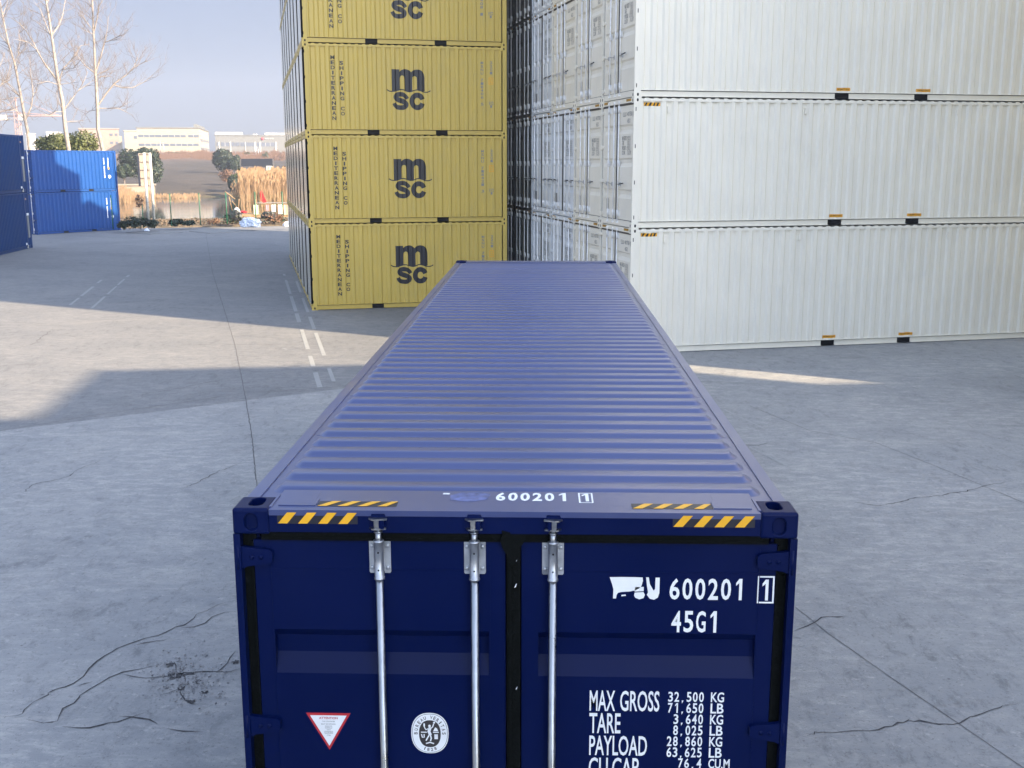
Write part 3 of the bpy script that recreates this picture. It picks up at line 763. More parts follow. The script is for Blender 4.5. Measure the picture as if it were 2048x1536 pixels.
# number on the header plate
top = lambda u, v: (u, v, H-.0042+.0015)
d = D2(); d.spaced('600201', -.083, .232, .150, .268, .03); flat(d, 'roof_number', 'decal_white', main, top)
d = D2(); d.frame(.286, .350, .128, .272, .007); d.one(.301, .150, .262); flat(d, 'check_digit', 'decal_white', main, top)
d = D2(); d.poly([(-.325, .235), (-.295, .235), (-.293, .255), (-.323, .257)])
flat(d, 'letter_remnant', 'decal_white', main, top)
mat('smear', (.10, .12, .26), .6, nscale=30, namt=.5)
d = D2(); d.poly([(-.285, .15), (-.19, .13), (-.12, .17), (-.11, .25), (-.16, .275), (-.24, .268), (-.29, .22)])
flat(d, 'painted_over_patch', 'smear', main, lambda u, v: (u, v, H-.0042+.001))
# door lettering; measured on the plane y=0, moved on to the leaf
YD = .035
def dp(u, v): return (CAM.x+(u-CAM.x)*(1+YD/4.43), YD-.0015, v-(4.357-v)*YD/4.43)
R = leaves[1]; Lf = leaves[-1]
d = D2(); d.spaced('600201', .678, .998, 2.50, 2.598, .018); flat(d, 'container_number', 'decal_white', R, dp)
d = D2(); d.frame(1.056, 1.128, 2.487, 2.612, .007); d.one(1.077, 2.500, 2.596); flat(d, 'check_digit', 'decal_white', R, dp)
d = D2(); d.spaced('45G1', .690, .892, 2.348, 2.448, .018); 
flat(d, 'size_code', 'decal_white', R, dp)
d = D2()
d.poly([(.418, 2.600), (.470, 2.601), (.53, 2.601), (.560, 2.600), (.562, 2.585), (.556, 2.560), (.548, 2.552), (.530, 2.540), (.505, 2.535), (.468, 2.532), (.455, 2.528), (.449, 2.518), (.447, 2.502), (.434, 2.502), (.435, 2.545), (.428, 2.570)])
d.poly([(.470, 2.512), (.49, 2.515), (.488, 2.521), (.47, 2.519)]); d.poly([(.527, 2.530), (.565, 2.533), (.572, 2.520), (.566, 2.505), (.548, 2.499), (.531, 2.506), (.525, 2.516)])
d.poly([(.529, 2.555), (.566, 2.557), (.566, 2.537), (.527, 2.535)]); d.poly([(.575, 2.601), (.587, 2.601), (.592, 2.570), (.606, 2.545), (.609, 2.540), (.615, 2.548), (.616, 2.600), (.634, 2.600), (.634, 2.530), (.628, 2.508), (.612, 2.498), (.594, 2.502), (.580, 2.520), (.585, 2.532), (.580, 2.560)])
flat(d, 'rubbed_out_lettering', 'decal_white', R, dp)
d = D2(); d.text('MAX', .339, .452, 1.969, 2.068, .012); d.text('GROSS', .474, .648, 1.969, 2.068, .012); flat(d, 'weight_lettering', 'decal_white', R, dp)
for tx_, a, c, e, f in (('TARE', .339, .478, 1.861, 1.959), ('PAYLOAD', .340, .598, 1.752, 1.850), ('CU.CAP.', .339, .575, 1.645, 1.742)): d = D2(); d.text(tx_, a, c, e, f, .012); flat(d, 'weight_lettering', 'decal_white', R, dp)
for k, (num, un) in enumerate((('32,500', 'KG'), ('71,650', 'LB'), ('3,640', 'KG'), ('8,025', 'LB'), ('28,860', 'KG'), ('63,625', 'LB'), ('76.4', 'CU.M'), ('2,700', 'CU.FT'))):
    zt = 2.066-k*.0538; n_ = len(num); d = D2(); d.spaced(num, .845-.0265*n_, .843, zt-.048, zt, .018); flat(d, 'weight_figure', 'decal_white', R, dp); d = D2(); d.text(un, .874, .874+(.058 if len(un) == 2 else .095), zt-.048, zt, .018); flat(d, 'weight_unit', 'decal_white', R, dp)
# warning triangle
def tri(sc, cx=-.831, top_=1.941, hw_=.101, hh=.182):
    cz = top_-hh*.36
    return [(cx-hw_*sc, cz+(top_-cz)*sc), (cx+hw_*sc, cz+(top_-cz)*sc), (cx, cz-(hh-(top_-cz))*sc)]
def dpo(e): return lambda u, v: (dp(u, v)[0], dp(u, v)[1]-e, dp(u, v)[2])
d = D2(); d.poly(tri(1)); st = flat(d, 'warning_sticker', 'red', Lf, dpo(0))
d = D2(); d.poly(tri(.82)); flat(d, 'sticker_face', 'decal_white', st, dpo(.0008))
d = D2(); d.text('ATTENTION', -.873, -.789, 1.911, 1.922, .02); flat(d, 'sticker_title', 'red', st, dpo(.0016))
d = D2(); d.text('THIS CONTAINER', -.860, -.802, 1.897, 1.903, .01); d.text('MUST BE REPAIRED', -.864, -.798, 1.884, 1.890, .01); d.text('ONLY', -.842, -.821, 1.869, 1.876, .01); d.frame(-.847, -.816, 1.866, 1.879, .0015)
d.text('WITH', -.840, -.823, 1.856, 1.862, .01); d.text('CORTEN', -.846, -.817, 1.843, 1.850, .01); d.frame(-.850, -.813, 1.840, 1.853, .0015); d.text('STEEL', -.840, -.822, 1.829, 1.835, .01)
flat(d, 'sticker_text', 'decal_grey', st, dpo(.0016))
# oval inspection seal
def ell(cx, cz, rx, rz, n=40, p=2.3): return [(cx+rx*abs(cos(t))**(2/p)*(1 if cos(t) > 0 else -1), cz+rz*abs(sin(t))**(2/p)*(1 if sin(t) > 0 else -1)) for t in [2*pi*k/n for k in range(n)]]
bx, bz = -.375, 1.849
d = D2(); d.poly(ell(bx, bz, .084, .099)); se = flat(d, 'inspection_seal', 'decal_white', Lf, dpo(0))
d = D2(); d.poly(ell(bx, bz, .080, .095)); flat(d, 'seal_ring', 'decal_grey', se, dpo(.0006))
d = D2(); d.poly(ell(bx, bz, .0775, .0925)); flat(d, 'seal_band', 'decal_white', se, dpo(.0012))
mat('seal_dark', (.035, .03, .032), .5)
d = D2(); d.poly(ell(bx, bz-.002, .049, .066)); flat(d, 'seal_centre', 'seal_dark', se, dpo(.0018))
d = D2()
def ringtext(d, s, a0, a1, rx, rz, hgt, flip=False):
    for i, ch in enumerate(s):
        if ch == ' ': continue
        t = a0+(a1-a0)*i/(len(s)-1); vs, fs = text2d(ch, .015); q = fit2d(vs, -hgt*.33*(.4 if ch in 'I1' else 1), hgt*.33*(.4 if ch in 'I1' else 1), -hgt/2, hgt/2)
        ang = t-pi/2+(pi if flip else 0); d.add([(bx+rx*cos(t)+x*cos(ang)-y*sin(ang), bz+rz*sin(t)+x*sin(ang)+y*cos(ang)) for x, y in q], fs)
ringtext(d, 'BUREAU VERITAS', radians(180), radians(0), .0635, .079, .0165)
ringtext(d, '1828', radians(248), radians(292), .0635, .080, .0150, True)
flat(d, 'seal_lettering', 'seal_dark', se, dpo(.0018))
d = D2()
d.stroke([(bx+.002, bz+.030), (bx-.004, bz+.010), (bx+.002, bz-.008)], .014); d.add(*(lambda p: (p, [tuple(range(len(p)))]))(ell(bx-.001, bz+.036, .006, .007, 12, 2)))
d.stroke([(bx, bz+.026), (bx-.018, bz+.018), (bx-.024, bz+.030)], .005); d.stroke([(bx+.004, bz+.024), (bx+.013, bz+.032), (bx+.018, bz+.048)], .005)
d.stroke([(bx-.002, bz-.006), (bx-.012, bz-.024), (bx-.018, bz-.036)], .006); d.stroke([(bx+.002, bz-.006), (bx+.006, bz-.024), (bx+.002, bz-.038)], .006)
d.poly(ell(bx-.025, bz+.040, .004, .010, 10, 2)); d.poly(ell(bx+.020, bz+.053, .005, .005, 10, 2))
d.poly([(bx-.040, bz+.003), (bx-.014, bz+.003), (bx-.014, bz+.008), (bx-.040, bz+.008)]); d.poly([(bx+.014, bz+.003), (bx+.040, bz+.003), (bx+.040, bz+.008), (bx+.014, bz+.008)])
d.poly([(bx+.015, bz+.011), (bx+.038, bz+.011), (bx+.032, bz+.026), (bx+.024, bz+.030)])
d.stroke([(bx-.038, bz-.004), (bx-.034, bz-.020), (bx-.026, bz-.020), (bx-.026, bz-.004)], .005); d.poly([(bx+.020, bz-.028), (bx+.036, bz-.028), (bx+.036, bz-.004), (bx+.020, bz-.004)]); d.stroke([(bx-.018, bz-.050), (bx, bz-.044), (bx+.018, bz-.050)], .006)
flat(d, 'seal_figure', 'decal_white', se, dpo(.0024))
b = MB()      # torn paper scraps on the centre seal
for (px, py, sz) in ((1031, 1171, .010), (1033, 1376, .007), (1033, 1121, .004)):
    dd = ray(px, py); t = (.006-CAM.y)/dd.y; p = CAM+dd*t
    b.prism([(p.x-sz*.5, p.z-sz), (p.x+sz*.2, p.z-sz*.6), (p.x+sz*.6, p.z+sz*.9), (p.x+sz*.1, p.z+sz*.5)], 'y', .003, .0095)
b.build('paper_scrap', 'scrap_white', main)

# ================================================================== container family used in the stacks
def logo():
    """the shipping line's mark in its own panel coordinates (y, z)"""
    X = lambda x: 2.424+(x-232)*(3.719-2.424)/(825-232); Z = lambda y: 1.89-(y-262)*(1.89-.731)/(820-262)
    d = D2()
    arch1 = bez([(408, 296), (440, 268), (490, 257), (535, 270), (566, 300)], 5); arch2 = bez([(566, 300), (600, 270), (655, 259), (705, 276), (738, 315), (750, 372)], 5)
    wv = bez([(750, 556), (700, 562), (645, 546)], 3)
    h2 = bez([(645, 400), (640, 366), (612, 350), (584, 366), (578, 400)], 4); h1 = bez([(475, 400), (469, 362), (442, 345), (416, 362), (410, 400)], 4)
    pts = [(300, 262), (408, 262)]+arch1+arch2[1:]+wv+h2+[(578, 556), (530, 570), (475, 550)]+h1+[(410, 540), (360, 552), (300, 566)]
    d.poly([(X(x), Z(y)) for x, y in pts])
    wave = bez([(232, 540), (262, 560), (300, 566), (340, 562), (385, 548), (430, 538), (475, 549), (520, 566), (560, 566), (600, 550), (645, 541), (690, 552), (730, 568), (775, 572), (810, 562), (826, 548)], 4)
    d2 = D2(); d2.stroke([(X(x), Z(y)) for x, y in wave], .030)
    d3 = D2()
    sc_ = bez([(508, 668), (490, 640), (455, 612), (415, 604), (372, 612), (352, 640), (362, 666), (400, 686), (450, 704), (486, 730), (488, 760), (460, 784), (418, 790), (370, 782), (342, 758), (328, 728)], 5)
    nS = len(sc_); ww = [.115+.030*sin(pi*i/(nS-1)) for i in range(nS)]
    d3.stroke([(X(x), Z(y)) for x, y in sc_], [q for q in ww])
    cc = [(645+74*cos(t), 700+86*sin(t)) for t in [radians(-18-i*(324/30)) for i in range(31)]]
    d3.stroke([(X(x), Z(y)) for x, y in cc], .148)
    return d, d2, d3
def mk_msc():
    root = thing('shipping_container', 'x', 'shipping container')
    L, H, W = 6.058, HB, WD; PK = (L/2-1.025, L/2+1.025)
    link('frame', frame_mesh(L, H, W, PK, (), .048), ['msc', 'void'], root); castings(root, L, H, W, 'msc')
    cp = corr_pts(.165, L-.165, .272)
    for s in (-1, 1): link('side_panel', side_mesh(L, H, W, s, cp), 'msc', root)
    plain_roof(L, H, W, 'msc', root); end_wall(L, H, W, 'msc', root)
    e = MB(); n_ = 9; w_ = 1.72/n_
    for k in range(n_):      # pressed end wall: ribs flush with the posts
        a = -.86+k*w_; e.prism([(a, .004), (a+w_*.66, .004), (a+w_*.74, .03), (a+w_*.92, .03), (a+w_, .004), (a+w_, .08), (a, .08)], 'z', .12, H-.118)
    e.build('ribbed_end', 'msc_pale_sheen', root)
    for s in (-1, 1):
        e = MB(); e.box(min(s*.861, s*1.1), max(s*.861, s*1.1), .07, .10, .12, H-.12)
        e.box(min(s*.861, s*.866), max(s*.861, s*.866), .006, .07, .14, H-.12); e.build('recess_shade', 'rubber', root)  # black strips paint in the shade between neighbouring ends
    m_, wv, s_ = logo()
    side_decal(m_, cp, W, 'logo', 'decal_black', root, .003); side_decal(wv, cp, W, 'logo', 'decal_black', root, .0045); side_decal(s_, cp, W, 'logo', 'decal_black', root, .006)
    d = D2()
    for i, ch in enumerate('MEDITERRANEAN'):
        vs, fs = text2d(ch, .035); zt = 2.25-i*.1435; hw_ = .022 if ch == 'I' else .058
        d.add(fit2d(vs, .862-hw_, .862+hw_, zt-.108, zt), fs)
    side_decal(d, cp, W, 'line_name', 'decal_black', root, .003); d = D2()
    for i, ch in enumerate('SHIPPING CO'):
        if ch == ' ': continue
        vs, fs = text2d(ch, .035); zt = 2.095-i*.1435; hw_ = .022 if ch == 'I' else .058
        d.add(fit2d(vs, 1.114-hw_, 1.114+hw_, zt-.108, zt), fs)
    side_decal(d, cp, W, 'line_name', 'decal_black', root, .003)
    d = D2()
    for i, ch in enumerate('22G1'): vs, fs = text2d(ch, .02); zt = 2.17-i*.100; d.add(fit2d(vs, 5.545, 5.612, zt-.078, zt), fs)
    side_decal(d, cp, W, 'side_number', 'decal_grey', root, .003)
    d = D2(); d.frame(5.505, 5.640, 1.50, 1.70, .02); d.text('G', 5.545, 5.60, 1.545, 1.655, .02); side_decal(d, cp, W, 'yellow_mark', 'orange', root, .003)
    d = D2(); d.text('HC', 5.52, 5.635, .915, .985, .0); d.frame(5.515, 5.64, .90, .993, .008); d.poly([(5.55, .82), (5.60, .82), (5.60, .89), (5.55, .89)]); side_decal(d, cp, W, 'small_mark', 'decal_grey', root, .003)
    return root
def reduced(root, names):
    """copy of a thing without the parts of these names"""
    c = root.copy(); COL.objects.link(c)
    for ch in root.children:
        if ch.name.split('.')[0] not in names: copy_tree(ch, c)
    return c
def drop(root):
    for ch in list(root.children): drop(ch)
    bpy.data.objects.remove(root)
def nwhite_text(leaf, m, num):
    d = D2(); d.spaced(num, .39, 1.00, 2.50, 2.598, .018); d.frame(1.056, 1.118, 2.487, 2.612, .007); d.text('0', 1.072, 1.104, 2.50, 2.598, .015); d.spaced('45G1', .690, .892, 2.348, 2.448, .018)
    d.text('MAX', .339, .452, 1.969, 2.068, .012); d.text('GROSS', .474, .648, 1.969, 2.068, .012); d.text('TARE', .339, .478, 1.861, 1.959, .012); d.text('PAYLOAD', .340, .598, 1.752, 1.850, .012); d.text('CU.CAP.', .339, .575, 1.645, 1.742, .012)
    for k, (num_, un) in enumerate((('32,500', 'KG'), ('71,650', 'LB'), ('3,640', 'KG'), ('8,025', 'LB'), ('28,860', 'KG'), ('63,625', 'LB'), ('76.4', 'CU.M'), ('2,700', 'CU.FT'))):
        zt = 2.066-k*.0538; n_ = len(num_); d.spaced(num_, .845-.0265*n_, .843, zt-.048, zt, .018); d.text(un, .874, .874+(.058 if len(un) == 2 else .095), zt-.048, zt, .018)
    return flat(d, 'door_lettering', m, leaf, lambda u, v: (u, .0325, v))
def mk_forty(mname, rods, full=True, lett='decal_grey', num='LLLU 401750'):
    root = thing('shipping_container', 'x', 'shipping container')
    L, H, W = 12.192, HC, WD; PK = (L/2-1.025, L/2+1.025)
    link('frame', frame_mesh(L, H, W, PK), [mname, 'void'], root)
    castings(root, L, H, W, mname, ends=(0, 1) if full else (0,))
    cp = corr_pts(.165, L-.165)
    for s in (-1, 1): link('side_panel', side_mesh(L, H, W, s, cp), mname, root)
    plain_roof(L, H, W, mname, root); end_wall(L, H, W, mname, root)
    lv = door_end(root, H, W, mname, rods)
    nwhite_text(lv[1], lett, num)
    hz = D2(); hz.poly([(.245, 2.708), (.635, 2.708), (.635, 2.784), (.245, 2.784)])
    if full:
        side_decal(hz, cp, W, 'hazard_stripe', 'yellow', root, .003)
        hz = D2()
        for i in range(4): a = .262+i*.092; hz.poly([(a, 2.71), (a+.042, 2.71), (a+.075, 2.782), (a+.033, 2.782)])
        side_decal(hz, cp, W, 'hazard_stripe', 'decal_black', root, .0045)
        for vy in (.83, 4.18, 8.12, 11.4):
            v = MB(); dd = corr_at(cp, vy); v.box(W/2-.05, W/2-.004, vy-.033, vy+.033, 2.565, 2.705); v.build('vent', mname, root)
        for p in (4.915, 6.975):
            e = D2(); e.poly([(p, .197), (p+.36, .197), (p+.36, .265), (p, .265)]); q = side_decal(e, cp, W, 'pocket_label', 'orange', root, .003)
            e = D2(); e.text('USE EMPTY ONLY', p+.03, p+.33, .218, .246, .01); side_decal(e, cp, W, 'label_text', 'dark', q, .0045)
        for zz in (.35,):
            pass
    for (a, c) in ((-1.0, -.66), (.68, 1.02)): hazard(root, front, a, c, 2.822, 2.878, .042, 4)
    return root

# ---- yellow-olive line containers: 8 columns deep, stacked six high
MX, MY, MA = -6.8836, 27.8077, .26337
msc = mk_msc()
msc_far = reduced(msc, ('logo', 'line_name', 'side_number', 'yellow_mark', 'small_mark', 'end_wall'))
for c in list(msc_far.children):
    if c.name.startswith('side_panel'): bpy.data.objects.remove(c)
lev = ['ground', 'second', 'third', 'fourth', 'fifth', 'sixth']
colw = ['front', 'second', 'third', 'fourth', 'fifth', 'sixth', 'seventh', 'rearmost']
shell20 = MB(); shell20.box(-WD/2+.05, WD/2-.05, .09, 6.03, .03, HB-.035); shell20 = shell20.mesh('inner_wall'); shell20.materials.append(M['msc'])
sh = bpy.data.objects.new('inner_wall', shell20); COL.objects.link(sh); sh.parent = msc_far
used = False
for k in range(8):
    for l in range(6):
        src = msc if k == 0 else msc_far
        o = copy_tree(src)
        o.location, rz = local_frame(MX, MY, MA, WD, k*2.44, l*HB); o.rotation_euler = (0, 0, rz)
        if k == 0:
            d = D2()
            for i, ch in enumerate(('MSNU 718405 8', 'MSNU 718421 3', 'MSNU 718406 5', 'MSNU 718408 1', 'MSNU 718433 0', 'MSNU 718417 6')[l]):
                if ch != ' ': vs, fs = text2d(ch, .02); zt = 2.16-i*.100; d.add(fit2d(vs, 5.262, 5.335, zt-.078, zt), fs)
            side_decal(d, corr_pts(.165, 6.058-.165, .272), WD, 'container_number', 'decal_grey', o, .003)
            o['label'] = f"mustard container with black logo side, {lev[l]} level of the stack left of centre"
        else: o['label'] = f"mustard container seen by its grazing left door end, {colw[k]} column, {lev[l]} level"
        o['group'] = 'mustard containers stacked six high'
drop(msc); drop(msc_far)

# ---- white, pale and charcoal forty-footers: 14 columns, seven high
WX, WY, WA = 2.0981, 20.3949, .24747
R3 = (-.583, -.168, .172); R4 = (-.80, -.36, .30, .78)
RODM = BRM = 'zinc_bright'; GASM = 'rubber_grey'
wfull = mk_forty('white', R3); wdoor = reduced(wfull, ('vent', 'pocket_label')); 
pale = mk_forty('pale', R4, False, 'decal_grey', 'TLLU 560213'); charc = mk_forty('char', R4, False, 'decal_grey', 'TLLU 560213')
for r in (wdoor, pale, charc):
    for c in list(r.children):
        if c.name.split('.')[0] in ('side_panel', 'end_wall', 'roof_panel'): drop(c)
        elif c.name.startswith('hazard_stripe') and r is wdoor and c.data.vertices and max(v.co.y for v in c.data.vertices) > .1: drop(c)
sb = MB(); sb.box(-WD/2+.02, WD/2-.02, .09, 12.16, .03, HC-.03); sbm = sb.mesh('outer_wall')
for r, m_ in ((wdoor, 'white'), (pale, 'pale'), (charc, 'char')):
    me = sbm.copy(); me.materials.append(M[m_]); link('outer_wall', me, None, r)
shell = {m_: body_only(12.192, HC, WD, m_) for m_ in ('white', 'char', 'azure', 'denim')}
for m_, me in shell.items(): me.materials.append(M[m_])
lev7 = ['ground', 'second', 'third', 'fourth', 'fifth', 'sixth', 'seventh']
colx = ['nearest', 'second', 'third', 'fourth', 'fifth', 'sixth', 'seventh']
for k in range(8):
    top_ = 7
    for l in range(top_):
        loc, rz = local_frame(WX, WY, WA, WD, k*2.44, l*HC)
        if k < 7 and l < 5:
            if k == 0: src = wfull; what = 'white container showing its long ribbed side'
            elif k == 1 or (k == 2 and l >= 2): src = wdoor; what = 'white container door end'
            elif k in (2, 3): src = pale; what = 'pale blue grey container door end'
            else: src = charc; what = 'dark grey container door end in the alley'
            o = copy_tree(src); o['label'] = f"{what}, {colx[k]} column, {lev7[l]} level"
        else:
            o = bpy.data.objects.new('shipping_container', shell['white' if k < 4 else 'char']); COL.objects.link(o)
            tag(o, 'container high up or far back in the right stack', 'shipping container')
        o.location = loc; o.rotation_euler = (0, 0, rz); o['group'] = 'containers of the tall right stack'
for r in (wfull, wdoor, pale, charc): drop(r)

# ---- stacks beside and behind the camera that shade the yard
def shade_stack(x0, y0, a, cols, levels, L=12.192, m_='white'):
    me = body_only(L, HC, WD, m_); me.materials.append(M[m_])
    for k in range(cols):
        for l in range(levels):
            o = bpy.data.objects.new('shipping_container', me); COL.objects.link(o)
            loc, rz = local_frame(x0, y0, a, WD, k*2.44, l*HC); o.location = loc; o.rotation_euler = (0, 0, rz)
            tag(o, 'stacked block shading the yard from beside or behind the viewer, outside the picture', 'shipping container', 'containers stacked outside the picture')
shade_stack(14.9, 13.08, .2475, 3, 7, 12.192, 'msc')
HT = 6*HC/tan(SUN_EL)
def back(x, y): return x+SUNV.x*HT, y+SUNV.y*HT
# far edge of block 1 runs from (-9.54,18.15) eastwards for 10.2 m in shadow space
def shade_edge(x, y, a, L, cols, m_):
    bx_, by_ = back(x, y); wv = cols*2.44
    shade_stack(bx_+wv*sin(a), by_-wv*cos(a), a, cols, 6, L, m_)
shade_edge(-9.54, 18.1, .152, 10.2, 3, 'azure')  # unseen block of made-up length, shaped to cast this shadow edge
shade_edge(1.2, 16.35, .17, 12.192, 3, 'azure')
x_, y_ = -8.50, 13.86; a_ = .2475
shade_edge(x_-12.2*cos(a_), y_-12.2*sin(a_), a_, 12.192, 5, 'char')


# stacks behind the right row, lengthwise: their ends throw the stepped shade on the blue pair
def lengthwise(u0, v1, n, hgt, H, m_, L=12.192):
    me = body_only(L, H, WD, m_); me.materials.append(M[m_])
    for k in range(n):
        for l in range(hgt):
            uc = u0+k*2.46+WD/2; v0 = v1-L; o = bpy.data.objects.new('shipping_container', me); COL.objects.link(o)
            o.location = (WX+uc*cos(WA)-v0*sin(WA), WY+uc*sin(WA)+v0*cos(WA), l*H); o.rotation_euler = (0, 0, WA)
            tag(o, 'container of a stack hidden behind the mustard and the right stacks', 'shipping container', 'containers stacked behind the visible rows')
lengthwise(0, 31.75, 1, 6, HC, 'white'); lengthwise(2.46, 32.4, 4, 6, HB, 'azure', 12.0); lengthwise(-4.2, 33.3, 1, 6, HC, 'denim')
# the container the viewer stands on, doors away
me = body_only(12.192, HC, WD, 'denim'); me.materials.append(M['denim']); o = bpy.data.objects.new('shipping_container', me); COL.objects.link(o); o.location = (.1, -17.3, 0)
tag(o, 'dull blue container under the viewer, outside the picture', 'shipping container', 'containers stacked outside the picture')
# ---- two blue twenty-footers by the river fence, and the pair behind them
def mk_blue():
    root = thing('shipping_container', 'x', 'shipping container')
    L, H, W = 6.058, HB, WD; PK = (L/2-1.025, L/2+1.025)
    link('frame', frame_mesh(L, H, W, PK), ['azure', 'void'], root); castings(root, L, H, W, 'azure')
    cp = corr_pts(.165, L-.165, .272)
    for s in (-1, 1): link('side_panel', side_mesh(L, H, W, s, cp), 'azure', root)
    plain_roof(L, H, W, 'azure', root); end_wall(L, H, W, 'azure', root); door_end(root, H, W, 'azure', (-.80, -.30, .30, .80))
    d = D2()
    for i in range(12):
        if i != 4: zt = 2.12-i*.108; d.poly([(5.09, zt-.08), (5.17, zt-.08), (5.17, zt), (5.09, zt)])
    for i in range(7): zt = 2.12-i*.085; d.poly([(5.42, zt-.06), (5.485, zt-.06), (5.485, zt), (5.42, zt)])
    d.poly(ell(5.50, .92, .085, .11, 14, 2))
    side_decal(d, cp, W, 'side_marks', 'decal_white', root, .003)
    d = D2(); d.poly([(5.41, 1.38), (5.51, 1.38), (5.51, 1.54), (5.41, 1.54)]); side_decal(d, cp, W, 'yellow_mark', 'yellow', root, .003)
    return root
bl = mk_blue(); BX, BY, BA = -31.478, 62.622, 1.0036
for l, tx in ((0, 'bottom'), (1, 'top')):
    o = bl if l == 0 else copy_tree(bl); o.location, rz = local_frame(BX, BY, BA, WD, 0, l*HB); o.rotation_euler = (0, 0, rz)
    o['label'] = f"bright blue short container half in sunlight, {tx} of two by the fence"; o['group'] = 'bright blue containers by the river fence'
# ---- two long denim-blue containers at the left edge
def mk_45():
    root = thing('shipping_container', 'x', 'shipping container')
    L, H, W = 13.716, HC, WD; PK = (L/2-1.025, L/2+1.025)
    link('frame', frame_mesh(L, H, W, PK, ((.70, .86), (L-.86, L-.70))), ['denim', 'void'], root); castings(root, L, H, W, 'denim')
    cp = corr_pts(.165, L-.165, .22)
    for s in (-1, 1): link('side_panel', side_mesh(L, H, W, s, cp), 'denim', root)
    plain_roof(L, H, W, 'denim', root); end_wall(L, H, W, 'denim', root); door_end(root, H, W, 'denim', (-.80, -.30, .30, .80))
    for (ya, yb, za, zb, m_, nm) in ((L-.55, L-.25, 1.70, 1.82, 'decal_white', 'document_box'), (L-.52, L-.30, .55, 1.69, 'decal_grey', 'grille'), (L-1.05, L-.90, .20, .31, 'decal_white', 'tie_bracket'), (L-.80, L-.72, .02, .20, 'steel_white', 'tie_bracket'), (L-.62, L-.45, 2.50, 2.60, 'tan', 'rust_spot')):
        v = MB(); v.box(W/2-.03, W/2+.012, ya, yb, za, zb); v.build(nm, m_, root)
    return root
d45 = mk_45(); DX, DY, DA = -26.974+.155*13.716, 52.337-.988*13.716, pi-1.41554
for l, tx in ((0, 'lower'), (1, 'upper')):
    o = d45 if l == 0 else copy_tree(d45); o.location, rz = local_frame(DX, DY, DA, WD, 0, l*HC); o.rotation_euler = (0, 0, rz)
    o['label'] = f"long dull blue container at the left edge, {tx} of the two"; o['group'] = 'dull blue containers at the left edge'

# ================================================================== river fence, sign, shore things
posts = [(286.8, 449, 75.0), (343, 447, 76), (401, 447, 77), (454, 439.7, 78), (511.7, 434.7, 79), (566, 436, 79.5)]
fe = thing('mesh_fence', 'green wire mesh fence with thin posts along the water', 'fence', at(*posts[2]))
o0 = fe.location.copy(); tops = []
for i, (px, py, D) in enumerate(posts+[(226, 452, 74), (620, 436, 81)]):
    p = at(px, py, D); p.z = .25; q = MB(); h = 1.55 if i == 0 else 2.15
    q.tube([p-o0, p+Vector((0, 0, h))-o0], .035, 8); q.build('post', 'fence_green', fe); tops.append(p)
tops = [tops[6]]+tops[:6]+[tops[7]]
q = MB()
for a, c in zip(tops, tops[1:]):
    n = int((c-a).length/.25)
    for k in range(n):
        p = a.lerp(c, k/n)-o0; q.tube([p+Vector((0, 0, .05)), p+Vector((0, 0, 1.95))], .0025, 3, cap=False)
    for j in range(10):
        z = .08+j*.2; q.tube([a-o0+Vector((0, 0, z)), c-o0+Vector((0, 0, z))], .003, 3, cap=False)
q.build('wire_mesh', 'fence_green', fe)
# big sign seen from behind on two white poles
pa = at(297.4, 446, 75.5); pb = at(308.6, 444, 76.1); pa.z = pb.z = .2
sg = thing('signboard', 'tall ribbed signboard seen from behind on two white poles', 'sign', pa)
for p in (pa, pb): q = MB(); q.tube([p-pa, Vector((p.x-pa.x, p.y-pa.y, 4.84))], .085, 12); q.build('pole', 'steel_white', sg)
pl = at(275.5, 330, 76.0); pr = at(301.5, 330, 76.7)
dv = (pr-pl); dv.z = 0; dl = dv.length; dv.normalize(); nv = Vector((dv.y, -dv.x, 0))
def sp(u, w_, z): p = pl+dv*u+nv*w_; return (p.x-pa.x, p.y-pa.y, z-pa.z)
q = MB()
def obox(q, u0, u1, w0, w1, z0, z1):
    P = [sp(u, w_, z) for z in (z0, z1) for (u, w_) in ((u0, w0), (u1, w0), (u1, w1), (u0, w1))]
    q.add(P, [(0, 3, 2, 1), (4, 5, 6, 7), (0, 1, 5, 4), (1, 2, 6, 5), (2, 3, 7, 6), (3, 0, 4, 7)])
obox(q, 0, dl, -.04, 0, 2.9, 5.0); q.build('panel', 'sign_back', sg)
q = MB()
obox(q, 0, .05, 0, .12, 2.9, 5.0); obox(q, dl-.05, dl, 0, .12, 2.9, 5.0)
for z in (2.9, 3.42, 3.94, 4.46, 4.95): obox(q, .05, dl-.05, 0, .11, z, z+.05)
q.build('back_frame', 'sign_back', sg)
# weeds and litter on the verge
random.seed(11)
def leaves_mb(q, c, r, n, s, flat_=False):
    for _ in range(n):
        while True:
            v = Vector((random.uniform(-1, 1), random.uniform(-1, 1), random.uniform(-1, 1)))
            if v.length < 1: break
        p = Vector(c)+Vector((v.x*r[0], v.y*r[1], v.z*r[2])); a = Vector((random.gauss(0, 1), random.gauss(0, 1), random.gauss(0, 1))).normalized(); b_ = a.cross(Vector((random.gauss(0, 1), random.gauss(0, 1), random.gauss(0, 1)))).normalized()
        ss = s*random.uniform(.6, 1.4); q.add([p-a*ss, p+b_*ss*.6, p+a*ss, p-b_*ss*.6], [(0, 1, 2, 3)])
q = MB()
for k in range(2600):
    x = random.uniform(-32, -14); y = edge_y(x)+random.uniform(.1, 3.4); s = random.uniform(.04, .13)
    a = Vector((random.gauss(0, 1), random.gauss(0, 1), random.gauss(0, .5))).normalized()*s; c = Vector((random.gauss(0, 1), random.gauss(0, 1), random.gauss(0, .8))).normalized()*s*.6
    p = Vector((x, y, .12+.08*(y-edge_y(x))+random.uniform(0, .12))); q.add([p-a, p+c, p+a, p-c], [(0, 1, 2, 3)])
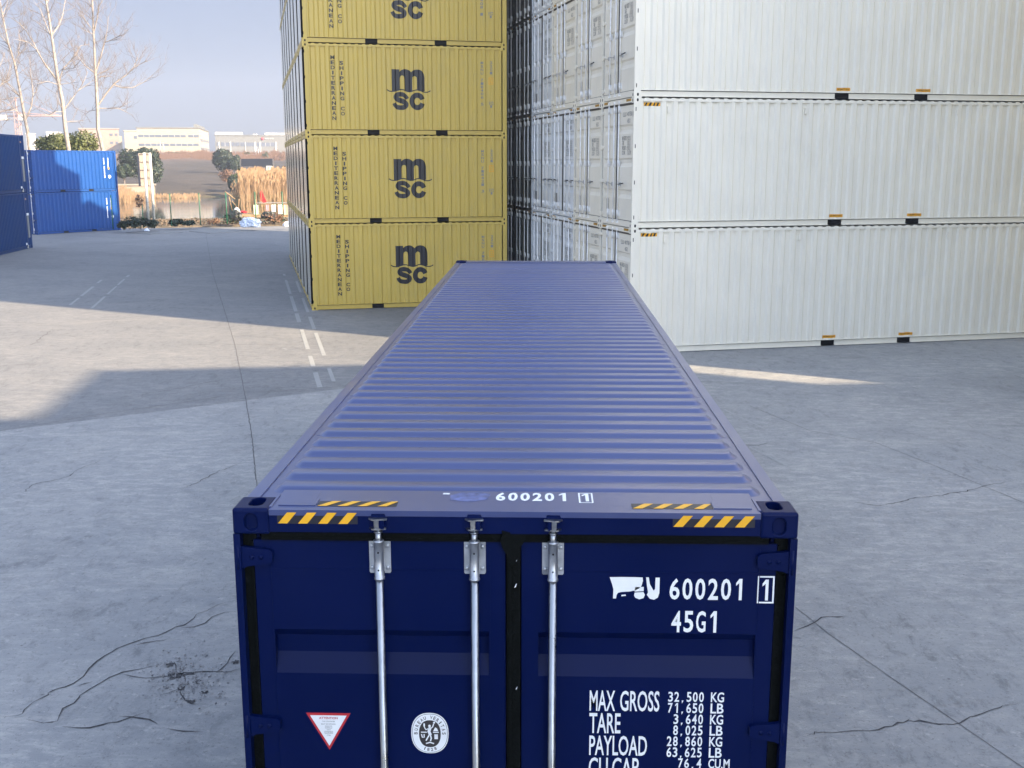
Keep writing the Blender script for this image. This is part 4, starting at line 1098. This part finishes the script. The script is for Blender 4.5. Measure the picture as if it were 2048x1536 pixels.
tag(q.build('leaf_litter', 'litter'), 'brown leaf litter along the yard edge', kind='stuff')
shr = [(262, 442, 74.3, .9, .55, 'leaf_b'), (278, 438, 74.8, .6, .5, 'leaf_b'), (303, 445, 75.4, .55, .45, 'leaf_b'), (352, 441, 76.6, .45, .4, 'leaf_b'), (378, 444, 77, .5, .25, 'leaf_b'), (248, 446, 74, .4, .35, 'leaf_b'), (430, 436, 78, .4, .3, 'drybush'), (470, 430, 78.6, .9, .6, 'leaf_b'), (545, 428, 79.6, .8, .5, 'drybush')]
desc = ['low dark shrub at the right foot of the blue containers', 'dark shrub around the foot of the signboard poles', 'small dark shrub right of the signboard poles', 'small dark weed clump under the second fence post', 'flat weed clump between the second and third fence posts', 'tiny dark shrub touching the blue container corner', 'dry weed clump left of the fourth fence post', 'dark bush behind the fence beside the white scrap', 'dry bush behind the clear plastic bag']
for (px, py, D, rx, rz, m_), ds in zip(shr, desc):
    p = at(px, py, D); t = thing('shrub', ds, 'shrub', (p.x, p.y, .3), 0, 'shrubs along the fence'); q = MB()
    for _ in range(5): leaves_mb(q, (random.uniform(-rx, rx)*.6, random.uniform(-.3, .3), rz*random.uniform(.3, .8)), (rx*.5, .35, rz*.5), 70, .09)
    q.build('foliage', m_, t); q = MB()
    for _ in range(7): q.tube([(random.uniform(-.2, .2)*rx, 0, -.1), (random.uniform(-1, 1)*rx*.8, random.uniform(-.2, .2), rz*random.uniform(.7, 1.2))], [.014, .005], 4)
    q.build('stem', 'twig', t)
# dry seed plant left of the sign poles
p = at(278, 400, 75); t = thing('dry_plant', 'tall dry brown seed plant left of the signboard poles', 'plant', (p.x, p.y, .2)); q = MB()
leaves_mb(q, (0, 0, 1.75), (.28, .2, .42), 160, .06); q.build('seed_head', 'drybush', t); q = MB(); q.tube([(0, 0, -.1), (.03, 0, 1.6)], [.02, .01], 5); q.build('stem', 'twig', t)
# plastic bags
def bag(px, py, D, s, lb, name='plastic_bag'):
    p = at(px, py, D); q = MB(); bm = bmesh.new(); bmesh.ops.create_icosphere(bm, subdivisions=4, radius=1)
    for v in bm.verts:
        n_ = noise.noise(v.co*1.6+Vector((px, 0, 0)))*.5+noise.noise(v.co*5+Vector((px, 3, 0)))*.2; v.co = v.co*(1+n_); v.co = Vector((v.co.x*s, v.co.y*s*.6, max(v.co.z, -.4)*s*.62))
    me = bpy.data.meshes.new(name); bm.to_mesh(me); bm.free(); o = link(name, me, 'film'); o.location = (p.x, p.y, .22+.25*s); tag(o, lb, 'plastic bag'); return o
mat('film', (.62, .68, .80), .25, nscale=6, namt=.2, bump=.5, bscale=9)
bag(500, 445, 74.2, .66, 'large crumpled clear plastic bag at the yard edge before the boat')
bag(575, 442, 74.5, .32, 'small white plastic bag at the yard edge beside the mustard stack')
bag(293, 452, 71.8, .16, 'tiny scrap of white plastic in the leaf litter')
# reeds
def reeds(name, lb, boxes, m_):
    q = MB()
    for (px0, px1, D0, D1, h0, h1, n) in boxes:
        for _ in range(n):
            px = random.uniform(px0, px1); D = random.uniform(D0, D1); b0 = at(px, 400, D); h = random.uniform(h0, h1)*(1+.12*noise.noise(Vector((px*.06, D*.1, 0)))); lx = random.gauss(0, .16); ly = random.gauss(0, .1)
            z0 = -.4; wd = random.uniform(.018, .05)
            q.add([(b0.x-wd, b0.y, z0), (b0.x+wd, b0.y, z0), (b0.x+lx*.5+wd*.8, b0.y+ly, z0+h*.6), (b0.x+lx*.5-wd*.8, b0.y+ly, z0+h*.6), (b0.x+lx+random.uniform(-.05, .05), b0.y+ly*2, z0+h)], [(0, 1, 2, 3), (3, 2, 4)])
            if random.random() < .6:
                x2, y2, z2 = b0.x+lx, b0.y+ly*2, z0+h; q.add([(x2-.07, y2, z2-.12), (x2+.03, y2, z2-.32), (x2+.10, y2, z2-.02), (x2+.03, y2, z2+.16)], [(0, 1, 2, 3)])
    return tag(q.build(name, m_), lb, kind='stuff')
reeds('reeds', 'tall straw coloured reeds behind the houseboat', [(482, 600, 108, 122, 3.0, 4.1, 2600), (470, 500, 112, 120, 1.4, 2.8, 260), (540, 620, 125, 140, 3.3, 4.2, 500)], 'reed')
reeds('reed_fringe', 'low straw reeds along the far water edge', [(226, 300, 150, 163, .35, 1.0, 600), (300, 400, 158, 164, .2, .6, 260), (226, 262, 140, 152, .9, 2.0, 260)], 'reed')
# concrete culvert and quay wall on the far shore
p = at(268, 378, 168); q = MB(); q.box(-2.4, 2.9, -1, 2, -1.0, 1.25); q.box(-2.6, 3.1, -1.2, 2.2, 1.25, 1.45)
o = q.build('culvert', 'concrete_wall'); o.location = (p.x, p.y, .0); o.rotation_euler = (0, 0, .35); tag(o, 'pale concrete culvert head at the far water edge below the round trees', 'culvert')
# ---- evergreens
def crown_tree(name, px, py_top, py_bot, D, halfw_px, m_, lb, n=2600, base_z=0, leafs=.22, lumps=9, sq=.8, group=None, trunk=True):
    top = at(px, py_top, D).z; bot = at(px, py_bot, D).z; p = at(px, 340, D); hw = halfw_px*D/F_PX; hh = (top-bot)/2; cz = (top+bot)/2
    t = thing(name, lb, 'tree', (p.x, p.y, base_z), 0, group); q = MB()
    L_ = []
    for _ in range(lumps):
        a = random.uniform(0, 2*pi); e = random.uniform(-.7, 1); r = random.uniform(.35, .68); rad = random.uniform(.30, .48)
        L_.append((Vector((cos(a)*r*hw*sqrt(max(.1, 1-e*e*.5)), sin(a)*r*hw*.9, cz-base_z+e*hh*.62)), rad))
    L_.append((Vector((0, 0, cz-base_z)), .62))
    for c, rad in L_:
        n_eff = n*2.4; k = int(n_eff*rad/(.4*(lumps+1)))
        for _ in range(k):
            v = Vector((random.gauss(0, 1), random.gauss(0, 1), random.gauss(0, 1))).normalized()*random.uniform(.35, 1.12)**.6
            pp = c+Vector((v.x*hw*rad, v.y*hw*rad, v.z*hh*rad*1.1)); a = Vector((random.gauss(0, 1), random.gauss(0, 1), random.gauss(0, 1))).normalized(); b_ = a.cross(v).normalized() if a.cross(v).length > .01 else a; s = leafs*.52*random.uniform(.6, 1.6)
            q.add([pp-a*s, pp+b_*s*.7, pp+a*s, pp-b_*s*.7], [(0, 1, 2, 3)])
    q.build('crown', m_, t, recalc=False)
    if trunk:
        q = MB(); q.tube([(0, 0, -.6), (.1, 0, (cz-base_z)*.5), (0, .1, cz-base_z)], [hw*.09, hw*.07, hw*.04], 8)
        for _ in range(5): a = random.uniform(0, 2*pi); q.tube([(.05, 0, (cz-base_z)*.55), (cos(a)*hw*.5, sin(a)*hw*.5, cz-base_z+hh*.3)], [hw*.04, hw*.015], 5)
        q.build('trunk', 'twig', t)
    return t
crown_tree('evergreen_tree', 138, 263, 330, 90, 57, 'leaf_c', 'olive green bushy tree rising behind the bright blue containers', 5200, .2, .14, 14)
crown_tree('evergreen_tree', 283, 292, 372, 172, 41, 'leaf_b', 'dark round evergreen tree behind the signboard across the water', 5200, 0, .26, 14)
crown_tree('evergreen_tree', 246, 322, 362, 171, 20, 'leaf_b', 'smaller dark tree low beside the blue containers across the water', 1400, 0, .26, 6)
crown_tree('evergreen_tree', 448, 300, 352, 225, 28, 'leaf_b', 'dark dense evergreen bush on the far bank right of the dark slope', 4200, 2.3, .26, 10)
crown_tree('evergreen_tree', 470, 308, 348, 223, 15, 'leaf_b', 'narrow dark bush joined to the right side of the dense evergreen', 1500, 2.3, .24, 5)
crown_tree('shrub_tree', 488, 334, 378, 172, 27, 'leaf_a', 'green shrub on the far bank above the reeds', 2600, .1, .2, 8)
crown_tree('shrub_tree', 468, 352, 392, 163, 18, 'leaf_b', 'dark shrub at the water edge left of the reeds', 1800, -.4, .2, 6)
crown_tree('shrub_tree', 456, 333, 368, 186, 19, 'drybush', 'leafless reddish bush in front of the dense evergreen', 900, .7, .16, 7)
crown_tree('young_tree', 499, 303, 323, 320, 12, 'leaf_a', 'small young tree on the levee left of the lamp pole', 500, 6.5, .22, 5)
crown_tree('young_tree', 532, 302, 328, 305, 10, 'leaf_a', 'small young tree on the levee before the grey building', 420, 5.6, .22, 5)
crown_tree('young_tree', 558, 306, 334, 295, 15, 'drybush', 'reddish leafless young tree beside the mustard stack', 500, 5, .18, 5)
crown_tree('young_tree', 348, 303, 318, 328, 18, 'leaf_a', 'low pale shrub on the levee top before the cream building', 500, 7, .2, 5)
crown_tree('shrub_tree', 572, 330, 352, 170, 9, 'leaf_b', 'dark shrub just left of the mustard stack behind the reeds', 700, -.4, .2, 4)
# reddish scrub along the levee top
q = MB(); random.seed(5)
for _ in range(5200):
    px = random.uniform(300, 600); D = random.uniform(298, 334); p = at(px, 320, D); z = levee_z(D, 0)-.1; h = random.uniform(.5, 1.7)*(.6+.8*abs(noise.noise(Vector((px*.05, D*.05, 0))))); w_ = .09; lx = random.gauss(0, .3)
    q.add([(p.x-w_, p.y, z), (p.x+w_, p.y, z), (p.x+lx, p.y, z+h)], [(0, 1, 2)])
tag(q.build('scrub', 'drybush'), 'reddish dry scrub along the top of the levee', kind='stuff')

# ---- houseboat with washing
p = at(497, 444, 93); bo = thing('houseboat', 'old houseboat with a flat roof moored before the reeds', 'boat', (p.x, p.y, -.4), .03); bo.scale = (.95, 1, .78)
q = MB(); q.prism([(-.6, .85), (.1, .05), (6.5, 0), (7.2, .8)], 'y', -.9, .9); q.build('hull', 'wood', bo)
q = MB(); q.box(.9, 6.4, -.8, .8, 1.97, 2.04); q.build('roof', 'concrete_wall', bo)
for x in (.95, 2.6, 4.2, 6.3):
    for y in (-.75, .75): q = MB(); q.tube([(x, y, .7), (x, y, 1.98)], .03, 6); q.build('roof_post', 'boat_green', bo)
q = MB(); q.box(.9, 6.4, -.82, -.78, .80, .88); q.box(4.0, 6.4, -.7, .7, .8, 1.9); q.build('cabin', 'boat_green', bo)
q = MB(); q.box(4.3, 5.1, -.72, -.69, .95, 1.75); q.build('window', 'dark', bo)
q = MB(); q.tube([(.6, -.95, 1.85), (6.8, -.95, 1.86)], .01, 4); q.build('clothes_line', 'dark', bo)
wash = [(.75, .45, 1.0, (.62, .68, .50), 'pale green towel'), (1.75, .30, .62, (.55, .30, .34), 'pinkish shirt'), (2.25, .38, .72, (.75, .78, .76), 'white shirt'), (2.85, .35, .95, (.80, .80, .78), 'white trousers'), (3.35, .50, 1.05, (.70, .42, .30), 'orange towel'), (3.78, .26, .50, (.50, .07, .10), 'red cloth'), (5.75, .34, .85, (.70, .36, .45), 'pink dress')]
for i, (x, wd, hh, rgb, nm) in enumerate(wash):
    mat(f'cloth{i}', rgb, .9)
    q = MB(); n = 7; vs = []
    for j in range(5):
        for k in range(n): vs.append((x+wd*k/(n-1), -.96+.03*sin(k*1.9+i), 1.85-hh*j/4))
    q.add(vs, [(j*n+k, j*n+k+1, (j+1)*n+k+1, (j+1)*n+k) for j in range(4) for k in range(n-1)], True)
    q.add([(a, b_+.012, c) for a, b_, c in vs], [(j*n+k, (j+1)*n+k, (j+1)*n+k+1, j*n+k+1) for j in range(4) for k in range(n-1)], True)
    o = q.build('laundry', f'cloth{i}'); o.location = bo.location; o.rotation_euler = bo.rotation_euler; o.scale = bo.scale; tag(o, f'{nm} hanging on the washing line of the houseboat', 'laundry', 'washing on the houseboat')
fp_ = at(523, 392, 92); t = thing('flag', 'small red pennant on a pole above the houseboat', 'flag', (fp_.x, fp_.y, -1.0)); q = MB(); q.tube([(0, 0, 0), (0, 0, 3.35)], .02, 6); q.build('pole', 'wood', t); q = MB()
q.prism([(0, 3.3), (-.12, 2.9), (-.08, 2.35), (.12, 2.2), (.42, 2.25), (.22, 2.7)], 'y', -.01, .01); q.build('cloth', 'red', t)
# nets, poles and scrap behind the fence
p = at(470, 435, 80); t = thing('fishing_poles', 'leaning bamboo fishing poles beside the fourth fence post', 'poles', (p.x, p.y, .2)); 
for (a, c) in (((450, 383), (470, 398)), ((458, 393), (466, 430)), ((464, 402), (474, 415)), ((478, 398), (476, 430))):
    A = at(*a, 79.5)-t.location; C_ = at(*c, 80)-t.location; q = MB(); q.tube([A, C_], .03, 5); q.build('pole', 'reed', t)
def heap(px, py, D, sx, sz, m_, nm, lb, cat):
    p = at(px, py, D); bm = bmesh.new(); bmesh.ops.create_icosphere(bm, subdivisions=3, radius=1)
    for v in bm.verts: v.co *= 1+.45*noise.noise(v.co*2.2+Vector((px, py, 0))); v.co = Vector((v.co.x*sx, v.co.y*sx*.5, max(-.3, v.co.z)*sz))
    me = bpy.data.meshes.new(nm); bm.to_mesh(me); bm.free(); o = link(nm, me, m_); o.location = p; return tag(o, lb, cat)
heap(474, 424, 79.5, .22, .30, 'scrap_white', 'scrap_heap', 'crumpled white sheet hung behind the fence left of the boat', 'scrap')
heap(470, 436, 78.5, .55, .45, 'dark', 'scrap_heap', 'dark tarpaulin heap behind the clear plastic bag', 'tarpaulin')
heap(485, 425, 80, .35, .12, 'red', 'scrap_heap', 'reddish flat scrap on top of the tarpaulin heap', 'scrap')
heap(537, 434, 79.5, .55, .40, 'dark', 'scrap_heap', 'round dark net heap before the houseboat', 'fishing net')
# ================================================================== bare poplars behind the blue containers
def zz(*p): return [(x/5.906, y/5.906) for x, y in p]
TREES = [
 dict(D=84, lb='tall bare poplar, rightmost of the row behind the blue containers', base=.3, tr=[(207, 330), (205, 298), (200, 275), (195.6, 258), (194.7, 212), (191, 147), (187, 64), (184.6, 0), (183, -60), (182, -120)], r=[.20, .19, .18, .17, .165, .13, .10, .075, .05, .02],
  limbs=[zz((1155,1250),(1250,1110),(1340,1000),(1400,950),(1500,880),(1575,800),(1650,760),(1740,720)), zz((1575,800),(1620,700),(1650,600)), zz((1340,1000),(1450,1040),(1570,1035),(1700,970),(1800,890)), zz((1130,870),(1010,780),(930,680),(870,590)), zz((1130,860),(1180,700),(1220,560),(1240,480),(1270,330),(1280,190)), zz((1240,500),(1320,470),(1400,430),(1480,400),(1510,340)), zz((1150,880),(1260,830),(1340,790)), zz((1165,910),(1280,900),(1340,830)), zz((1150,1280),(1400,1280),(1550,1195)), zz((1400,1280),(1580,1365)), zz((1100,400),(1020,370),(960,330)), zz((1105,370),(1010,240),(950,150)), zz((1110,380),(1150,200),(1165,80),(1200,20),(1230,-120)), zz((1130,1300),(1060,1310),(1000,1360)), zz((1090,100),(1020,-60),(980,-200)), zz((1085,-20),(1150,-160),(1200,-330))]),
 dict(D=82, lb='tall bare poplar, middle of the row, with a long left limb', base=.3, tr=[(140, 330), (137, 296), (131, 260), (124.5, 200), (116.8, 164), (110, 120), (103.3, 71), (98, 36), (93, 8), (88, -50), (86, -110)], r=[.22, .21, .195, .175, .16, .14, .12, .10, .085, .05, .02],
  limbs=[zz((690,970),(600,850),(520,740),(440,600),(400,510),(320,380),(220,270),(130,210)), zz((420,575),(340,500),(160,460)), zz((430,600),(290,615)), zz((700,960),(740,820),(830,720),(900,640),(950,540),(1060,520)), zz((610,420),(700,290),(740,180),(770,0),(780,-120)), zz((600,420),(480,300),(400,230)), zz((590,400),(520,230),(470,100),(390,0)), zz((760,1290),(850,1170),(920,1070),(1000,1020),(1100,950)), zz((930,1070),(1000,940),(1040,840)), zz((735,1300),(690,1180),(660,1050)), zz((690,1000),(560,960),(430,990)), zz((740,1320),(660,1320),(590,1360),(530,1360)), zz((790,1440),(900,1430),(990,1430)), zz((720,995),(830,980),(900,950)), zz((560,60),(500,-60),(450,-160)), zz((550,40),(620,-80),(650,-200)), zz((740,820),(860,810),(910,750))]),
 dict(D=83, lb='slender bare poplar, left of the row, leaning left', base=.3, tr=[(64, 330), (58, 290), (55, 260), (50, 240), (40.6, 186), (28.8, 125), (17, 88), (5, 30), (-4, -20), (-12, -80)], r=[.15, .145, .14, .135, .12, .10, .085, .065, .045, .02],
  limbs=[zz((300,1420),(370,1260),(390,1110),(380,1000),(360,850),(350,700)), zz((390,1110),(430,1080),(440,1000),(550,970)), zz((295,1410),(170,1290),(40,1200),(-60,1180)), zz((240,1150),(140,1050),(60,950),(-20,880)), zz((230,1130),(120,1000),(20,940)), zz((175,740),(220,640),(290,590),(340,480)), zz((215,640),(235,480),(225,330)), zz((100,520),(0,410),(-90,330)), zz((95,530),(30,480)), zz((240,1150),(100,1160),(0,1180)), zz((30,180),(80,60),(110,-60)), zz((170,1300),(100,1310),(0,1310))]),
 dict(D=80, lb='bare poplar at the very left edge, only its side branches in view', base=.3, tr=[(-38, 330), (-42, 280), (-46, 200), (-50, 120), (-56, 40), (-60, -40)], r=[.16, .15, .13, .11, .08, .03],
  limbs=[[(-45, 215), (-20, 190), (0, 172), (14, 155), (22, 130)], [(-47, 180), (-20, 150), (0, 132), (10, 105)], [(-43, 250), (-15, 230), (6, 222), (30, 218)], [(-44, 238), (-10, 238), (14, 240), (32, 236)], [(-50, 130), (-25, 100), (0, 68)], [(0, 172), (18, 160), (24, 135)]])]
random.seed(21)
for T in TREES:
    D = T['D']; b0 = at(*T['tr'][0], D); t = thing('poplar_tree', T['lb'], 'tree', (b0.x, b0.y, T['base']), 0, 'bare poplars behind the blue containers'); org = t.location.copy()
    P = [at(x, y, D) for x, y in T['tr']]; P[0] = Vector((b0.x, b0.y, T['base']-.3)); q = MB(); q.tube([p-org for p in P], [r_*.72 for r_ in T['r']], 9); q.build('trunk', 'bark', t)
    q = MB(); tw = MB()
    def twig(p, d, l, r, depth, tgt):
        if l < .12 or depth == 0: return
        n = 3; pts = [p]; dd = d.copy()
        for _ in range(n):
            dd = (dd+Vector((random.gauss(0, .16), random.gauss(0, .16), random.gauss(.10, .12)))).normalized(); pts.append(pts[-1]+dd*l/n)
        tgt.tube(pts, [r, r*.8, r*.6, r*.35], 3 if r < .012 else 4, cap=False)
        for k in range(random.choice((2, 3, 3))):
            i = random.randint(1, 3); ax = Vector((random.gauss(0, 1), random.gauss(0, 1), random.gauss(.5, .6))).normalized(); twig(pts[i], (dd*.9+ax*.75).normalized(), l*random.uniform(.45, .7), r*.55, depth-1, tgt)
    for Lm in T['limbs']:
        y_off = random.uniform(-1.2, 1.2); n = len(Lm); Q = []
        for i, (x, y) in enumerate(Lm): Q.append(at(x, y, D+y_off*min(1, i/(n-1)))-org)
        L_ = sum((b_-a).length for a, b_ in zip(Q, Q[1:])); r0 = min(.07, .016+.011*L_); q.tube(Q, [r0*(1-.75*i/(n-1)) for i in range(n)], 6, cap=False)
        for i in range(1, n):
            for _ in range(3):
                f = random.random(); pp = Q[i-1].lerp(Q[i], f); d0 = (Q[i]-Q[i-1]).normalized(); ax = Vector((random.gauss(0, 1), random.gauss(0, .8), random.gauss(.4, .7))).normalized()
                twig(pp, (d0*.6+ax).normalized(), random.uniform(.6, 1.5), .014, 4, tw)
    for i in range(4, len(P)-1):
        for _ in range(5):
            pp = P[i].lerp(P[i+1], random.random())-org; a = random.uniform(0, 2*pi); twig(pp, Vector((cos(a), sin(a)*.8, random.uniform(.3, 1))).normalized(), random.uniform(1.0, 2.2), .018, 4, tw)
    q.build('limb', 'bark', t, recalc=False); tw.build('twig', 'twig', t, recalc=False)

# ================================================================== far buildings
def bld(name, lb, px0, px1, py_top, D_, depth, base, storeys, m_, rot_extra=0, rows=None, sidem=None, roofm=None, wcols=0, side_px=0):
    D = D_*1.28; a = at(px0, py_top, D); c = at(px1, py_top, D); d = c-a; d.z = 0; wdt = d.length; yaw = atan2(d.y, d.x)+rot_extra; h = a.z-base
    t = thing(name, lb, 'building', (a.x, a.y, base), yaw); q = MB(); q.box(0, wdt, 0, depth, -2, h); q.build('wall', m_, t)
    q = MB(); q.box(-.3, wdt+.3, -.3, depth+.3, h, h+.35); q.build('roof_edge', roofm or m_, t)
    for (u0, u1, z0, z1) in (rows or []):
        q = MB(); q.box(u0*wdt, u1*wdt, -.08, .02, z0*h, z1*h); wn = q.build('window', 'winglass', t)
        n = int((u1-u0)*wdt/1.8)
        if n > 1:
            q = MB()
            for k in range(1, n): x = u0*wdt+(u1-u0)*wdt*k/n; q.box(x-.07, x+.07, -.13, -.08, z0*h, z1*h)
            q.build('mullion', 'bwhite', wn)
    return t, wdt, h
t, wdt, h = bld('factory_building', 'peach coloured factory block behind the bare trees', 158, 237, 258, 340, 42, 5, 4, 'peach', 0, [(.76, .84, .80, .87), (.90, .96, .80, .87), (.76, .84, .55, .62), (.90, .96, .55, .62), (.78, .85, .30, .38), (.91, .97, .30, .38), (.27, .32, .76, .86), (.54, .57, .78, .85)])
q = MB(); q.box(wdt-.02, wdt+.1, 3, 39, -.5, h*.62); q.build('glass_wall', 'winglass', t)
for k in range(12): q = MB(); q.box(wdt, wdt+1.0, 2+k*3.2, 2.5+k*3.2, 0, h*.80); q.build('fin', 'ivory', t)
t, wdt, h = bld('factory_building', 'cream factory building with three long window bands', 273, 398, 256, 325, 48, 5, 4, 'ivory', -.10, [(.02, .28, .73, .80), (.29, .50, .73, .80), (.51, .78, .73, .80), (.82, .99, .73, .80), (.02, .50, .47, .54), (.52, .98, .47, .54), (.02, .98, .20, .27)], roofm='bgrey')
q = MB(); 
for k in range(4): q.box(wdt-.02, wdt+.08, 4+k*11, 11+k*11, h*.62, h*.70); q.box(wdt-.02, wdt+.08, 4+k*11, 11+k*11, h*.36, h*.44)
q.build('window', 'winglass', t)
for k in range(5): q = MB(); q.box(wdt-2-k*.2, wdt-.8, 3+k*9, 5+k*9, h+.35, h+1.6); q.build('roof_unit', 'bgrey', t)
t, wdt, h = bld('factory_building', 'long grey factory building with a red emblem on its top band', 430, 640, 271, 395, 45, 5, 3, 'bgrey', .02, [(.01, .028, .60, .74), (.05, .13, .60, .74), (.145, .18, .60, .74), (.187, .225, .60, .74), (.235, .275, .60, .74), (.282, .36, .60, .74), (.385, .41, .60, .74), (.43, .56, .60, .74), (.15, .28, .26, .36), (.29, .36, .26, .36), (.42, .56, .26, .36), (.03, .05, .26, .36)])
for (u0, u1) in ((.03, .04), (.135, .145), (.278, .284), (.365, .382), (.415, .428), (.565, .58)): q = MB(); q.box(u0*wdt, u1*wdt, -.2, 0, .2*h, .76*h); q.build('pier', 'bwhite', t)
q = MB(); q.tube([(.445*wdt, -.15, .885*h), (.445*wdt, -.3, .885*h)], .62, 20); q.build('emblem', 'red', t)
for i in range(4):   # white characters, illegible at this distance, as small blocks of strokes
    x = (.468+i*.0215)*wdt; q = MB()
    q.box(x, x+1.0, -.3, -.1, .895*h, .905*h); q.box(x+.4, x+.6, -.3, -.1, .865*h, .915*h); q.box(x+.1, x+.9, -.3, -.1, .875*h, .882*h); q.build('sign_character', 'bwhite', t)
for (u0, u1, z1, y1) in ((0, .26, 1.14, 30), (.36, .375, 1.08, 5), (.385, .40, 1.08, 5), (.47, 1, 1.12, 30)): q = MB(); q.box(u0*wdt, u1*wdt, 4, y1, h+.35, h*z1); q.build('rooftop_block', 'bwhite', t)
bld('office_building', 'small white building far left between the poplars', 52, 70, 268, 420, 20, 5, 3, 'bwhite', 0, [(.2, .4, .6, .7), (.6, .8, .6, .7)])
bld('office_building', 'low pale building behind the olive tree at left', 60, 112, 281, 460, 20, 5, 3, 'peach', 0, [(.1, .9, .65, .75), (.1, .9, .3, .4)])
bld('office_building', 'white block just left of the peach factory', 93, 122, 265, 470, 20, 5, 3, 'bwhite', 0, [(.2, .8, .6, .7)])
bld('office_building', 'cream link block between the peach and cream factories', 248, 282, 262, 385, 20, 5, 3, 'ivory', 0, [(.55, .8, .75, .85)])
# low brick boundary wall on the levee, lamp poles, notice board, crane
p0 = at(482, 322, 264); p1 = at(545, 322, 256); q = MB(); d_ = p1-p0; q.box(0, math.hypot(d_.x, d_.y), 0, .3, -2, 1.5); o = q.build('boundary_wall', 'crack'); o.location = (p0.x, p0.y, 3.9); o.rotation_euler = (0, 0, atan2(d_.y, d_.x)); tag(o, 'dark low boundary wall on the far bank right of the evergreens', 'wall')
for (px, py, D, hh, lb) in ((511, 290, 318, 0, 'thin lamp pole on the levee before the grey building'), (320, 282, 335, 0, 'thin pole on the levee, left of the two before the cream building'), (327, 285, 337, 0, 'thin pole on the levee, right of the two before the cream building'), (516, 296, 320, 0, 'pale short pole just right of the lamp pole')):
    p = at(px, py, D); z0 = levee_z(D, 0); t = thing('lamp_pole', lb, 'pole', (p.x, p.y, z0)); q = MB(); q.tube([(0, 0, -.3), (0, 0, p.z-z0)], [.12, .07], 6); q.build('pole', 'zinc_dull', t); q = MB(); q.box(-.5, .1, -.1, .1, p.z-z0-.06, p.z-z0+.06); q.build('lamp_head', 'zinc_dull', t)
p = at(538, 338, 170); t = thing('notice_board', 'small white notice board on a post above the reeds', 'sign', (p.x, p.y, -.5)); q = MB(); q.box(-.4, .4, -.03, .03, 2.9, 4.5); q.build('panel', 'bwhite', t); q = MB(); q.tube([(.5, 0, 0), (.5, 0, 4.4)], .05, 6); q.tube([(-.3, 0, 0), (-.3, 0, 2.9)], .05, 6); q.build('post', 'steel_white', t)
p = at(31, 196, 560); t = thing('tower_crane', 'faint red tower crane far away at the left edge', 'crane', (p.x, p.y, 5)); q = MB(); hh = p.z-5
for sx in (-1, 1):
    for sy in (-1, 1): q.tube([(sx, sy, 0), (sx, sy, hh-6)], .2, 4)
for k in range(int(hh/3)-2): q.tube([(-1, -1, k*3), (1, -1, k*3+3)], .14, 4); q.tube([(1, -1, k*3), (-1, -1, k*3+3)], .14, 4); q.tube([(1, -1, k*3), (1, 1, k*3+3)], .14, 4)
q.build('mast', 'crane_red', t); q = MB(); q.tube([(-9, 0, hh-8), (22, 0, hh-8)], .3, 4); q.tube([(-9, 0, hh-6), (22, 0, hh-8)], .2, 4); q.tube([(0, 0, hh), (20, 0, hh-8)], .12, 4); q.tube([(0, 0, hh), (-9, 0, hh-8)], .12, 4); q.tube([(0, 0, hh-8), (0, 0, hh)], .3, 4); q.build('jib', 'crane_red', t); q = MB(); q.box(-8.5, -5, -1, 1, hh-10, hh-7.5); q.box(1.2, 3.2, -1, 1, hh-10, hh-7); q.build('counterweight', 'bwhite', t)
# ---- haze: one even box of air round everything
HAZE = .0007
if HAZE:
    q = MB(); q.box(-700, 700, -90, 800, -4, 62); o = q.build('haze', None)
    m = bpy.data.materials.new('haze'); m.use_nodes = True; t = m.node_tree; t.nodes.remove(t.nodes['Principled BSDF']); v = t.nodes.new('ShaderNodeVolumePrincipled')
    v.inputs['Color'].default_value = (.80, .86, 1.0, 1); v.inputs['Density'].default_value = HAZE; v.inputs['Anisotropy'].default_value = .3
    t.links.new(v.outputs[0], t.nodes['Material Output'].inputs['Volume']); o.data.materials.append(m); tag(o, kind='stuff')
